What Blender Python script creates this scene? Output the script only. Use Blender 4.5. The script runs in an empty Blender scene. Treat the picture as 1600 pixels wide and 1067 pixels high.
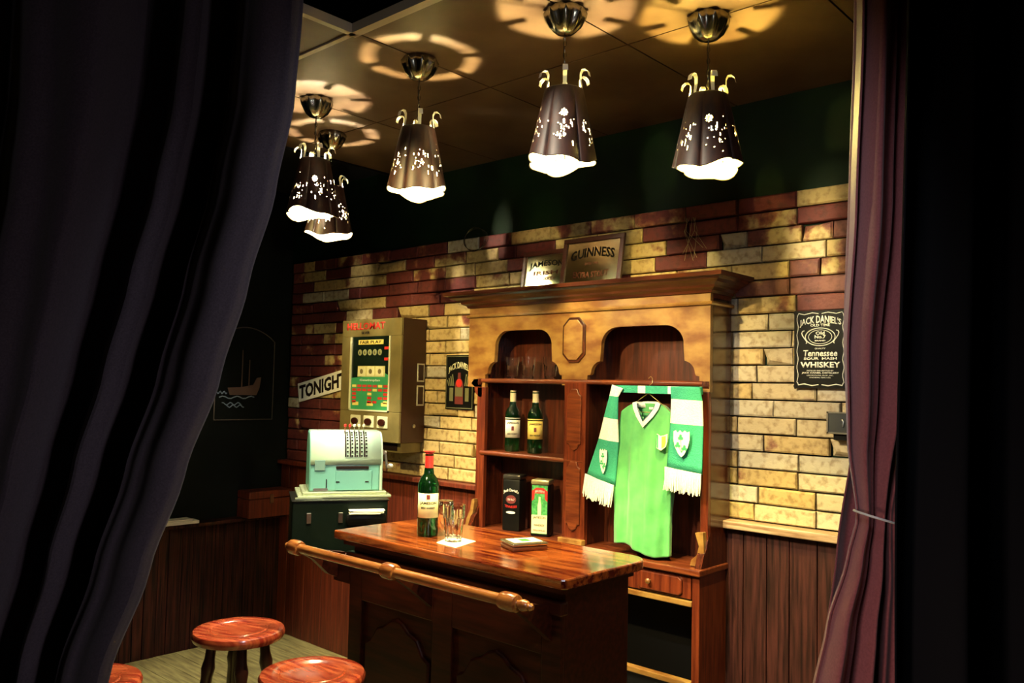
import bpy, bmesh, math, random
from mathutils import Vector, Matrix
random.seed(7)
PI = math.pi
S = bpy.context.scene
C = S.collection

# ------------------------------------------------------------------ camera
YAW, PITCH, ROLL = math.radians(-42.2), math.radians(3.16), math.radians(1.27)
cam_d = bpy.data.cameras.new('camera'); cam = bpy.data.objects.new('camera', cam_d); C.objects.link(cam)
cam_d.sensor_width = 36; cam_d.lens = 36*1303/1600; cam_d.clip_start = .05
fwd = Vector((math.sin(YAW)*math.cos(PITCH), math.cos(YAW)*math.cos(PITCH), math.sin(PITCH)))
rt = Vector((math.cos(YAW), -math.sin(YAW), 0)); up = rt.cross(fwd)
r2 = rt*math.cos(ROLL)+up*math.sin(ROLL); u2 = up*math.cos(ROLL)-rt*math.sin(ROLL)
m = Matrix((r2, u2, -fwd)).transposed().to_4x4(); m.translation = (0, 0, 1.6)
cam.matrix_world = m
S.camera = cam
# ------------------------------------------------------------------ world, exposure
w = bpy.data.worlds.new('world'); S.world = w; w.use_nodes = True
w.node_tree.nodes['Background'].inputs[0].default_value = (.30, .34, .45, 1)
w.node_tree.nodes['Background'].inputs[1].default_value = 0.001
S.view_settings.view_transform = 'Standard'; S.view_settings.look = 'None'
S.view_settings.exposure = 0.9; S.view_settings.gamma = 1; S.view_settings.use_curve_mapping = False
# ------------------------------------------------------------------ added spots and fill lights, unseen and without fixtures
def spot(name, loc, tgt, power, col, ang, blend=.4, size=.03):
    d = bpy.data.lights.new(name, 'SPOT'); d.energy = power; d.color = col; d.spot_size = math.radians(ang)
    d.spot_blend = blend; d.shadow_soft_size = size
    o = bpy.data.objects.new(name, d); C.objects.link(o); o.location = loc
    o.rotation_euler = (Vector(tgt)-Vector(loc)).to_track_quat('-Z', 'Y').to_euler(); return o
def area(name, loc, tgt, power, col, sx, sy):
    d = bpy.data.lights.new(name, 'AREA'); d.energy = power; d.color = col; d.shape = 'RECTANGLE'; d.size = sx; d.size_y = sy
    d.spread = math.radians(110)
    o = bpy.data.objects.new(name, d); C.objects.link(o); o.location = loc
    o.rotation_euler = (Vector(tgt)-Vector(loc)).to_track_quat('-Z', 'Y').to_euler(); return o
spot('fill_spot_dresser', (-1.95, .70, 2.66), (-2.15, 3.0, 1.15), 190, (1, .76, .30), 50, .5)
spot('fill_spot_right_wall', (-1.66, 1.0, 2.66), (-1.25, 3.08, 1.38), 88, (1, .88, .66), 46, .5)
spot('fill_spot_left_wall', (-3.30, .95, 2.66), (-3.45, 3.0, 1.30), 105, (1, .76, .28), 50, .5)
spot('fill_spot_bar', (-1.9, 1.0, 2.7), (-2.2, 2.1, 1.0), 10, (1, .82, .50), 60, .7, .06)
area('curtain_fill', (.32, .69, 1.15), (-1.25, .50, 1.45), .65, (1, .84, .88), .15, .15)  # added fill, placed so the curtain folds fall into shade
area('right_curtain_fill', (-.75, .55, 1.15), (.0, 1.6, 1.05), 1.1, (1, .74, .66), .2, .2)  # added fill to brighten the right curtain
area('cool_fill', (-.5, .9, 2.3), (-2.2, 2.2, 1.1), 2.2, (.85, .90, 1.0), .10, .6)  # added cool fill for long highlights on the glasses
BULB = 40000.0

# ------------------------------------------------------------------ materials
def mat(name, col, rough=.5, metal=0, spec=.5, trans=0, emit=None, es=0, coat=0, sheen=0):
    m = bpy.data.materials.new(name); m.use_nodes = True; b = m.node_tree.nodes['Principled BSDF']
    b.inputs['Base Color'].default_value = (*col, 1); b.inputs['Roughness'].default_value = rough
    b.inputs['Metallic'].default_value = metal; b.inputs['Specular IOR Level'].default_value = spec
    b.inputs['Transmission Weight'].default_value = trans; b.inputs['Coat Weight'].default_value = coat
    b.inputs['Coat Roughness'].default_value = .12; b.inputs['Sheen Weight'].default_value = sheen
    if emit: b.inputs['Emission Color'].default_value = (*emit, 1); b.inputs['Emission Strength'].default_value = es
    return m
def noisy(name, c1, c2, scale=(5, 5, 5), nscale=3, detail=6, rough=.5, bump=.0, coat=0, metal=0, lo=.35, hi=.65, sheen=0, spec=.5, bscale=None):
    m = mat(name, c1, rough, metal, spec, coat=coat, sheen=sheen); nt = m.node_tree; b = nt.nodes['Principled BSDF']
    tc = nt.nodes.new('ShaderNodeTexCoord'); mp = nt.nodes.new('ShaderNodeMapping'); mp.inputs['Scale'].default_value = scale
    nz = nt.nodes.new('ShaderNodeTexNoise'); nz.inputs['Scale'].default_value = nscale; nz.inputs['Detail'].default_value = detail
    cr = nt.nodes.new('ShaderNodeValToRGB'); cr.color_ramp.elements[0].position = lo; cr.color_ramp.elements[1].position = hi
    cr.color_ramp.elements[0].color = (*c1, 1); cr.color_ramp.elements[1].color = (*c2, 1)
    L = nt.links.new
    L(tc.outputs['Object'], mp.inputs[0]); L(mp.outputs[0], nz.inputs['Vector']); L(nz.outputs['Fac'], cr.inputs[0]); L(cr.outputs[0], b.inputs['Base Color'])
    if bump:
        bp = nt.nodes.new('ShaderNodeBump'); bp.inputs['Strength'].default_value = bump; bp.inputs['Distance'].default_value = .01
        src = nz
        if bscale:
            src = nt.nodes.new('ShaderNodeTexNoise'); src.inputs['Scale'].default_value = bscale; L(tc.outputs['Object'], src.inputs['Vector'])
        L(src.outputs['Fac'], bp.inputs['Height']); L(bp.outputs[0], b.inputs['Normal'])
    return m
W_side = noisy('shaded_side_mahogany', (.03, .006, .003), (.07, .013, .005), (25, 25, 2), 3, rough=.2, coat=.4)  # mahogany darkened, shade on the dresser sides put into the colour
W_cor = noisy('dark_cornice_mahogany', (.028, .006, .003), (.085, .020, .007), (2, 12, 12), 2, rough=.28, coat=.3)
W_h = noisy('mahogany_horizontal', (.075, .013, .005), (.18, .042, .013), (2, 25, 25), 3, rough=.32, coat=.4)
W_in = noisy('shaded_interior_mahogany', (.030, .005, .002), (.085, .016, .005), (25, 25, 2), 3, rough=.4, coat=.2)  # mahogany darkened for the shade inside the bays
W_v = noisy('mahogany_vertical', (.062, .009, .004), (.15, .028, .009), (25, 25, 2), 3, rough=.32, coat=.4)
W_fas = noisy('lit_honey_mahogany', (.15, .055, .013), (.31, .175, .048), (3, 6, 6), 3, rough=.36, coat=.3)  # honey tone carries the yellow light on fascia and front edges
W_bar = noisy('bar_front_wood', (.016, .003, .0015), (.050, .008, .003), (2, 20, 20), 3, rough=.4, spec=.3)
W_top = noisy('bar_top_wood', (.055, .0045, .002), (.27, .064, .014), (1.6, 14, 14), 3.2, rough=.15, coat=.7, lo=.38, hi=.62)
W_rail = noisy('rail_wood', (.15, .036, .010), (.32, .12, .03), (3, 25, 25), 3, rough=.25, coat=.5)
W_pan = noisy('wainscot_wood', (.010, .003, .003), (.050, .014, .013), (40, 40, 2), 2, rough=.55, bump=.1, spec=.2)
W_pan2 = noisy('red_wainscot_wood', (.06, .009, .004), (.14, .022, .008), (40, 40, 2), 2, rough=.5, bump=.1)
W_dk = noisy('black_brown_wainscot', (.004, .002, .002), (.035, .008, .006), (40, 40, 1.5), 2, rough=.6, bump=.1, spec=.12)
W_cap = noisy('pale_worn_cap', (.20, .11, .06), (.42, .30, .20), (3, 30, 30), 3, rough=.5)
W_stool = noisy('stool_wood', (.15, .012, .007), (.34, .072, .028), (3, 22, 3), 3.2, rough=.2, coat=.6)
W_leg = mat('stool_leg_wood', (.03, .008, .005), .3, coat=.4)
M_floor = noisy('floor_planks', (.16, .13, .055), (.38, .32, .14), (3, 25, 1), 2, rough=.45)
M_blk = mat('black_paint', (.004, .004, .004), .4, spec=.12)
M_black_matte = mat('black_matte', (.004, .004, .005), .9, spec=.1)
M_green_wall = noisy('dark_green_wall', (.001, .005, .002), (.003, .013, .004), (2, 2, 2), 2, rough=.6, spec=.12)
M_leftwall = noisy('charcoal_wall', (.0012, .0018, .0018), (.0025, .0035, .0035), (3, 3, 3), 2, rough=.8, spec=.08)
M_ceil = noisy('ceiling_board', (.050, .026, .014), (.080, .048, .026), (3, 3, 3), 2, rough=.5, spec=.25)
M_tbar = mat('ceiling_bar', (.38, .32, .24), .4)
M_cream = mat('cream_enamel', (.62, .60, .42), .35)
M_white = mat('white_paint', (.75, .73, .66), .5)
M_steel = mat('brushed_metal', (.50, .48, .42), .28, 1)
M_dsteel = mat('dark_metal', (.10, .09, .07), .25, 1)
M_brass = mat('brass', (.55, .38, .16), .3, 1)
M_glass = mat('clear_glass', (1, 1, 1), .02, trans=1); M_glass.node_tree.nodes['Principled BSDF'].inputs['IOR'].default_value = 1.45
M_gglass = mat('green_bottle_glass', (.010, .10, .030), .03, trans=.93); M_gglass.node_tree.nodes['Principled BSDF'].inputs['IOR'].default_value = 1.4
M_lab_c = mat('cream_label', (.70, .66, .40), .6)
M_lab_w = mat('white_label', (.75, .74, .66), .6)
M_lab_y = mat('yellow_label', (.78, .60, .16), .6)
M_ink = mat('dark_ink', (.012, .006, .006), .6, spec=.15)
M_redp = mat('red_paint', (.60, .03, .025), .35)
M_redfoil = mat('red_foil', (.50, .03, .03), .3, coat=.5)
M_jersey = noisy('green_jersey_fabric', (.06, .31, .085), (.08, .36, .10), (9, 9, 9), 3, rough=.7, sheen=.3)
M_teal = noisy('teal_knit', (.02, .27, .16), (.03, .31, .19), (60, 60, 60), 3, rough=.85, bump=.3)
M_wknit = noisy('white_knit', (.66, .66, .60), (.78, .78, .72), (60, 60, 60), 3, rough=.85, bump=.3)
M_navy = mat('navy_thread', (.02, .05, .12), .8)
M_orange = mat('orange_patch', (.70, .33, .06), .7)
M_patch_g = mat('green_patch', (.03, .33, .12), .7)
M_paper = mat('paper', (.78, .76, .66), .8)
M_curt_l = noisy('charcoal_velvet', (.055, .045, .058), (.075, .060, .078), (120, 120, 120), 3, rough=.95, sheen=.35, spec=.1)
M_curt_r = noisy('wine_velvet', (.20, .048, .050), (.25, .066, .068), (80, 80, 80), 3, rough=.7, sheen=.4, spec=.2)
M_tie = mat('tie_cord', (.60, .58, .55), .4)
M_teal_en = mat('blue_green_enamel', (.14, .38, .38), .3, coat=.3)
M_lit_teal_en = mat('lit_teal_enamel', (.40, .56, .50), .3, coat=.3)  # teal enamel paled where light bleaches the curved top
M_casebk = mat('black_green_case', (.003, .007, .005), .4, spec=.15)
M_mbrown = mat('brown_laminate', (.030, .006, .003), .35)
M_khaki = noisy('khaki_metal', (.15, .12, .045), (.23, .18, .07), (4, 4, 4), 2, rough=.35, metal=.2)
M_mgreen = mat('game_green', (.03, .20, .07), .3, emit=(.03, .30, .08), es=.12)
M_mpanel = mat('game_black', (.006, .012, .008), .2, coat=.4)
M_mirror = noisy('aged_mirror', (.50, .45, .26), (.66, .60, .38), (4, 4, 4), 3, rough=.14, metal=1)
M_frame = mat('mirror_frame_wood', (.045, .008, .005), .35, coat=.3)
M_shade_o = noisy('shade_dark_outer', (.012, .004, .003), (.032, .010, .006), (20, 20, 6), 3, rough=.5)
M_shade_i = mat('shade_cream_inner', (.34, .29, .19), .8)
def bulbmat(n, col): return mat(n, (1, 1, 1), .5, emit=col, es=BULB)
M_bulbs = [bulbmat('bulb_glow_neutral', (1, .92, .62)), bulbmat('bulb_glow_warm', (1, .86, .42)), bulbmat('bulb_glow_yellow', (1, .80, .20))]

# ------------------------------------------------------------------ mesh helpers
class MB:
    def __init__(s): s.v = []; s.f = []; s.m = []
    def add(s, vs, fs, mi=0):
        o = len(s.v); s.v += [tuple(p) for p in vs]; s.f += [tuple(i+o for i in f) for f in fs]
        s.m += [mi]*len(fs)
    def box(s, x0, x1, y0, y1, z0, z1, mi=0, c=0.0):
        if c <= 0:
            vs = [(x, y, z) for z in (z0, z1) for y in (y0, y1) for x in (x0, x1)]
            fs = [(0, 2, 3, 1), (4, 5, 7, 6), (0, 1, 5, 4), (2, 6, 7, 3), (0, 4, 6, 2), (1, 3, 7, 5)]
            s.add(vs, fs, mi); return s
        bm = bmesh.new(); bmesh.ops.create_cube(bm, size=1)
        for v in bm.verts: v.co = Vector(((x0+x1)/2+v.co.x*(x1-x0), (y0+y1)/2+v.co.y*(y1-y0), (z0+z1)/2+v.co.z*(z1-z0)))
        bmesh.ops.bevel(bm, geom=bm.edges[:], offset=c, segments=2, profile=.5, affect='EDGES')
        bm.verts.index_update(); s.add([v.co[:] for v in bm.verts], [[v.index for v in f.verts] for f in bm.faces], mi); bm.free(); return s
    def tube(s, pts, r, n=10, mi=0, cap=True):
        pts = [Vector(p) for p in pts]; rs = r if isinstance(r, (list, tuple)) else [r]*len(pts); vs = []; fs = []
        prev = None
        for i, p in enumerate(pts):
            t = (pts[min(i+1, len(pts)-1)]-pts[max(i-1, 0)]).normalized()
            if prev is None: a = t.orthogonal().normalized()
            else: a = (prev-t*prev.dot(t)).normalized()
            prev = a; b = t.cross(a)
            for k in range(n): vs.append(p+rs[i]*(a*math.cos(2*PI*k/n)+b*math.sin(2*PI*k/n)))
        for i in range(len(pts)-1):
            for k in range(n): fs.append((i*n+k, i*n+(k+1) % n, (i+1)*n+(k+1) % n, (i+1)*n+k))
        if cap: fs.append(tuple(range(n))[::-1]); fs.append(tuple((len(pts)-1)*n+k for k in range(n)))
        s.add(vs, fs, mi); return s
    def lathe(s, prof, n=32, mi=0, c=(0, 0, 0), cap=True, axis='z'):
        vs = []; fs = []
        for r, z in prof:
            for k in range(n):
                a = 2*PI*k/n
                p = (r*math.cos(a), r*math.sin(a), z)
                if axis == 'x': p = (p[2], p[0], p[1])
                if axis == 'y': p = (p[1], p[2], p[0])
                vs.append((p[0]+c[0], p[1]+c[1], p[2]+c[2]))
        for i in range(len(prof)-1):
            for k in range(n): fs.append((i*n+k, i*n+(k+1) % n, (i+1)*n+(k+1) % n, (i+1)*n+k))
        if cap:
            fs.append(tuple(range(n))[::-1]); fs.append(tuple((len(prof)-1)*n+k for k in range(n)))
        s.add(vs, fs, mi); return s
    def prism(s, out, y0, y1, mi=0, plane='xz'):
        n = len(out); vs = []
        for y in (y0, y1):
            for a, b in out: vs.append((a, y, b) if plane == 'xz' else ((a, b, y) if plane == 'xy' else (y, a, b)))
        fs = [tuple(range(n)), tuple(range(2*n-1, n-1, -1))]+[(i, i+n, (i+1) % n+n, (i+1) % n) for i in range(n)]
        s.add(vs, fs, mi); return s
    def build(s, name, mats, parent=None, smooth=False, bevel=0, label=None):
        me = bpy.data.meshes.new(name); me.from_pydata(s.v, [], s.f)
        for mm in (mats if isinstance(mats, (list, tuple)) else [mats]): me.materials.append(mm)
        me.polygons.foreach_set('material_index', s.m); me.update()
        bm = bmesh.new(); bm.from_mesh(me); bmesh.ops.recalc_face_normals(bm, faces=bm.faces); bm.to_mesh(me); bm.free()
        if smooth:
            me.polygons.foreach_set('use_smooth', [True]*len(me.polygons))
            me.set_sharp_from_angle(angle=math.radians(40))
        o = bpy.data.objects.new(name, me); C.objects.link(o)
        if parent: o.parent = parent
        if bevel:
            b = o.modifiers.new('bevel', 'BEVEL'); b.width = bevel; b.segments = 2; b.limit_method = 'ANGLE'; b.angle_limit = math.radians(50)
        if label: o['label'] = label
        return o
def thing(name, label, cat, loc=(0, 0, 0), rz=0, group=None):
    o = bpy.data.objects.new(name, None); C.objects.link(o); o.empty_display_size = .05
    o.location = loc; o.rotation_euler = (0, 0, rz); o['label'] = label; o['category'] = cat
    if group: o['group'] = group
    return o
def tag(o, label, cat, group=None):
    o['label'] = label; o['category'] = cat
    if group: o['group'] = group
    return o
def struct(o): o['kind'] = 'structure'; return o
def dup(root, loc, label, rz=None):
    r = root.copy(); C.objects.link(r); r.location = loc; r['label'] = label
    if rz is not None: r.rotation_euler = (0, 0, rz)
    def rec(a, b):
        for ch in list(a.children):
            c = ch.copy(); C.objects.link(c); c.parent = b; rec(ch, c)
    rec(root, r); return r
def text(name, s, x, z, y, width, height, mat_, parent, arc=0, ext=.0008, shear=0, rot=0, bold=0, label=None, fan=0):
    """lettering in the XZ plane facing -Y, centred on x,z and fitted to width x height"""
    cu = bpy.data.curves.new(name, 'FONT'); cu.body = s; cu.align_x = 'CENTER'; cu.align_y = 'CENTER'; cu.size = 1
    cu.offset = bold; cu.shear = shear; cu.resolution_u = 2
    to = bpy.data.objects.new(name, cu); C.objects.link(to)
    dg = bpy.context.evaluated_depsgraph_get(); me = bpy.data.meshes.new_from_object(to.evaluated_get(dg))
    bpy.data.objects.remove(to)
    if not me.vertices: return None
    bm = bmesh.new(); bm.from_mesh(me)
    r = bmesh.ops.extrude_face_region(bm, geom=bm.faces[:])
    for v in r['geom']:
        if isinstance(v, bmesh.types.BMVert): v.co.z += 1
    bmesh.ops.recalc_face_normals(bm, faces=bm.faces)
    xs = [v.co.x for v in bm.verts]; ys = [v.co.y for v in bm.verts]
    cx, cy = (min(xs)+max(xs))/2, (min(ys)+max(ys))/2; kx = width/(max(xs)-min(xs)); ky = height/(max(ys)-min(ys))
    cr, sr = math.cos(rot), math.sin(rot)
    for v in bm.verts:
        a = (v.co.x-cx)*kx; b = (v.co.y-cy)*ky; q = a/(width/2)
        b = b*(1+fan*(1-q*q))-arc*q*q
        a, b = a*cr-b*sr, a*sr+b*cr
        v.co = Vector((x+a, y-v.co.z*ext, z+b))
    bm.to_mesh(me); bm.free(); me.materials.clear(); me.materials.append(mat_)
    o = bpy.data.objects.new(name, me); C.objects.link(o)
    if parent: o.parent = parent
    if label: o['label'] = label
    return o

# ================================================================== THE ROOM
YW = 3.082; XL = -4.82
fb = MB(); fb.box(XL-.1, 1.6, -1.2, YW+.15, -.06, -.012, 1); yf_ = -1.2; Rf = random.Random(2)
while yf_ < YW+.1:
    xf_ = XL-.1-Rf.random()
    while xf_ < 1.6:
        xe = min(1.6, xf_+1.2); fb.box(max(XL-.1, xf_)+.001, xe-.001, yf_+.001, yf_+.119, -.012, 0); xf_ += 1.2
    yf_ += .12
struct(fb.build('floor', [M_floor, M_black_matte]))
# back wall: core plus brick facing (one mesh, one colour value per brick)
struct(MB().box(XL-.1, 1.6, YW+.03, YW+.15, 0, 2.9).build('wall_back_core', M_green_wall))
m_br = bpy.data.materials.new('painted_lit_brick'); m_br.use_nodes = True
def brickmat(m):
    nt = m.node_tree; b = nt.nodes['Principled BSDF']; L = nt.links.new; N = nt.nodes.new
    b.inputs['Roughness'].default_value = .75
    at = N('ShaderNodeAttribute'); at.attribute_name = 'tone'; at.attribute_type = 'GEOMETRY'
    tc = N('ShaderNodeTexCoord')
    n1 = N('ShaderNodeTexNoise'); n1.inputs['Scale'].default_value = 9; n1.inputs['Detail'].default_value = 5
    n2 = N('ShaderNodeTexNoise'); n2.inputs['Scale'].default_value = 38; n2.inputs['Detail'].default_value = 4
    L(tc.outputs['Object'], n1.inputs['Vector']); L(tc.outputs['Object'], n2.inputs['Vector'])
    sep = N('ShaderNodeSeparateColor'); L(at.outputs['Color'], sep.inputs[0])
    a = N('ShaderNodeMath'); a.operation = 'ADD'; L(sep.outputs[0], a.inputs[0])
    s = N('ShaderNodeMath'); s.operation = 'MULTIPLY_ADD'; L(n1.outputs['Fac'], s.inputs[0]); s.inputs[1].default_value = 1.5; s.inputs[2].default_value = -.75
    L(s.outputs[0], a.inputs[1])
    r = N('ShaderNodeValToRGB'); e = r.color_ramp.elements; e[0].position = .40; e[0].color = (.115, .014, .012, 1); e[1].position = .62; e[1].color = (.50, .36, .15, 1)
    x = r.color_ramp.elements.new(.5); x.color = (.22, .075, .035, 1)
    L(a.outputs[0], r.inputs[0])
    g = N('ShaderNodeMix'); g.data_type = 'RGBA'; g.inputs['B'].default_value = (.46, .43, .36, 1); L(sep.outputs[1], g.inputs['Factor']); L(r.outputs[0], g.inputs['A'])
    mu = N('ShaderNodeMix'); mu.data_type = 'RGBA'; mu.blend_type = 'MULTIPLY'; mu.inputs['Factor'].default_value = 1
    r2 = N('ShaderNodeValToRGB'); r2.color_ramp.elements[0].position = .34; r2.color_ramp.elements[0].color = (.62, .56, .50, 1); r2.color_ramp.elements[1].position = .52; r2.color_ramp.elements[1].color = (1, 1, 1, 1)
    L(n2.outputs['Fac'], r2.inputs[0]); L(g.outputs['Result'], mu.inputs['A']); L(r2.outputs[0], mu.inputs['B'])
    mv = N('ShaderNodeMix'); mv.data_type = 'RGBA'; mv.blend_type = 'MULTIPLY'; mv.inputs['Factor'].default_value = 1
    cc = N('ShaderNodeCombineColor'); L(sep.outputs[2], cc.inputs[0]); L(sep.outputs[2], cc.inputs[1]); L(sep.outputs[2], cc.inputs[2])
    L(mu.outputs['Result'], mv.inputs['A']); L(cc.outputs[0], mv.inputs['B']); L(mv.outputs['Result'], b.inputs['Base Color'])
    bp = N('ShaderNodeBump'); bp.inputs['Strength'].default_value = .5; bp.inputs['Distance'].default_value = .006
    L(n2.outputs['Fac'], bp.inputs['Height']); L(bp.outputs[0], b.inputs['Normal'])
brickmat(m_br)
BZ0, BZ1, NR = 1.10, 2.385, 19
def brick_wall():
    vs = []; fs = []; tone = []; rh = (BZ1-BZ0)/NR; g = .0028; R = random.Random(11)
    for r in range(NR):
        z0 = BZ0+r*rh+g; z1 = BZ0+(r+1)*rh-g
        x = XL+.07-(.12 if r % 2 else 0)-R.random()*.03
        if r % 2: x += .0
        x = max(x, XL+.06); first = True
        while x < .9:
            L = .245+R.uniform(-.02, .02)
            if R.random() < .10: L = .12
            if first and r % 2: L = .12
            first = False
            a, b = x+g, x+L-g; cx = (a+b)/2; cz = (z0+z1)/2
            # how buff the brick is: brick mix, with the wall's dim and lit areas put into the colour
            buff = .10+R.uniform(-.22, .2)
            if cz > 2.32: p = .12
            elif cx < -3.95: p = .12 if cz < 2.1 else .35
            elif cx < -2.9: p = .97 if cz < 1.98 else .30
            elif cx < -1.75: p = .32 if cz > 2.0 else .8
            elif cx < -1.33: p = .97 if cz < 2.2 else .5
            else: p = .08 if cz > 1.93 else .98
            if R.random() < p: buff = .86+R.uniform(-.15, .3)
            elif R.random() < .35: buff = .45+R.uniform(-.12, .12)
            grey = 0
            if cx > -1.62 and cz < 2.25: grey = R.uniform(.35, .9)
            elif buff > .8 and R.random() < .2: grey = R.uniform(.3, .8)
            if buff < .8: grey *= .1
            val = R.uniform(.78, 1.0)
            o = len(vs); j = lambda s=.0022: R.uniform(-s, s)
            yf = YW+R.uniform(-.004, .003); c = .005; yb = YW+.032
            ring0 = [(a+j(), yb, z0), (b+j(), yb, z0), (b+j(), yb, z1), (a+j(), yb, z1)]
            ring1 = [(p_[0], yf+c, p_[2]+j(.0012)) for p_ in ring0]
            nx = 6; ring2 = [(a+c+j(), yf+j(.002), z0+c+j()), (b-c+j(), yf+j(.002), z0+c+j()), (b-c+j(), yf+j(.002), z1-c+j()), (a+c+j(), yf+j(.002), z1-c+j())]
            if R.random() < .12:   # chipped corner
                k = R.choice((0, 1, 2, 3)); q = ring2[k]; sx = 1 if k in (0, 3) else -1; sz = 1 if k in (0, 1) else -1
                ring2[k] = (q[0]+sx*.02, q[1]+.004, q[2]+sz*.014); q = ring1[k]; ring1[k] = (q[0]+sx*.014, q[1]+.01, q[2]+sz*.01)
            vs += ring0+ring1+ring2
            fl = []
            for i in range(4):
                k = (i+1) % 4
                fl += [(o+i, o+k, o+4+k, o+4+i), (o+4+i, o+4+k, o+8+k, o+8+i)]
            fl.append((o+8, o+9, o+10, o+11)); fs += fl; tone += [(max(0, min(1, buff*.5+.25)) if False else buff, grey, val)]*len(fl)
            x += L
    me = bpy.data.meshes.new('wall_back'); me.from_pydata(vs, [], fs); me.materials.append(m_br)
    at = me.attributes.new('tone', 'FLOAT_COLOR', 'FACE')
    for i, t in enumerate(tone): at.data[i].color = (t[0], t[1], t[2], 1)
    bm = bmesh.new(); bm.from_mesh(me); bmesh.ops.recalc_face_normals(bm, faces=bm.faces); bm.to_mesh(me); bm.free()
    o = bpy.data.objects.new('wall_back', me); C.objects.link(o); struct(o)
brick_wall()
# panelling below the bricks
def planks(name, x0, x1, y, z0, z1, wdt, m, th=.02, seed=1):
    R = random.Random(seed); b = MB(); x = x0
    while x < x1-.01:
        e = min(x1, x+wdt+R.uniform(-.01, .01)); b.box(x+.0015, e-.0015, y-th+R.uniform(-.001, .001), y, z0, z1, 0, .003); x = e
    return struct(b.build(name, m))
planks('wall_back_paneling', XL+.03, -2.9, YW+.005, 0, 1.092, .10, W_pan2, seed=3)
planks('wall_back_paneling', -1.62, 1.2, YW-.01, 0, 1.07, .098, W_pan, seed=4)
struct(MB().box(XL+.03, -2.9, YW-.05, YW+.02, 1.075, 1.10, 0, .004).build('trim_1', W_pan2))
struct(MB().box(-1.625, 1.2, YW-.065, YW+.02, 1.068, 1.098, 0, .004).build('trim_2', W_cap))
# left wall, dark, with vertical boards up to a ledge
struct(MB().box(XL-.1, XL, -1.2, YW+.15, 0, 2.9).build('wall_left', M_leftwall))
def left_planks():
    b = MB(); y = -1.1; R = random.Random(5)
    while y < YW:
        e = min(y+.07+R.uniform(-.012, .012), YW+.02); b.box(XL-.01, XL+.022+R.uniform(-.002, .002), y+.001, e-.001, 0, .745, 0, .003); y = e
    struct(b.build('wall_left_paneling', W_dk))
left_planks()
struct(MB().box(XL-.01, XL+.10, -1.1, YW, .735, .755, 0, .004).build('trim_3', W_dk))
# ceiling of boards between metal bars, one board missing
cb = MB(); tb = MB(); xs = [-3.62, -2.955, -2.25, -1.60, -.95, -.30, .35, 1.0, 1.6]; ys = [-1.2, -.98, -.32, .34, 1.0, 1.66, 2.32, YW+.1]
for i in range(len(xs)-1):
    for j in range(len(ys)-1):
        if i == 2 and j == 4: continue
        cb.box(xs[i]+.003, xs[i+1]-.003, ys[j]+.003, ys[j+1]-.003, 2.78, 2.80)
cb.box(XL, -3.622, -1.2, YW+.1, 2.86, 2.88, 1)
cb.box(-3.64, -3.62, -1.2, YW+.1, 2.77, 2.88, 1)
cb.box(-4.9, 1.6, -1.2, YW+.15, 3.10, 3.13, 1)
struct(cb.build('ceiling', [M_ceil, M_black_matte]))
tb.box(-2.262, -2.238, 1.0, 1.66, 2.768, 2.80, 0).box(-2.262, -1.588, 1.640, 1.672, 2.768, 2.80, 0).box(-1.612, -1.588, 1.0, 1.66, 2.768, 2.80)
tb.box(-3.62, -2.262, 1.650, 1.670, 2.774, 2.80)
struct(tb.build('trim_4', M_tbar))
struct(MB().box(1.5, 1.6, -1.2, YW+.15, 0, 3.1).build('wall_right', M_black_matte))
struct(MB().box(XL-.1, 1.6, -1.3, -1.2, 0, 3.1).build('wall_front', M_black_matte))

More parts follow.
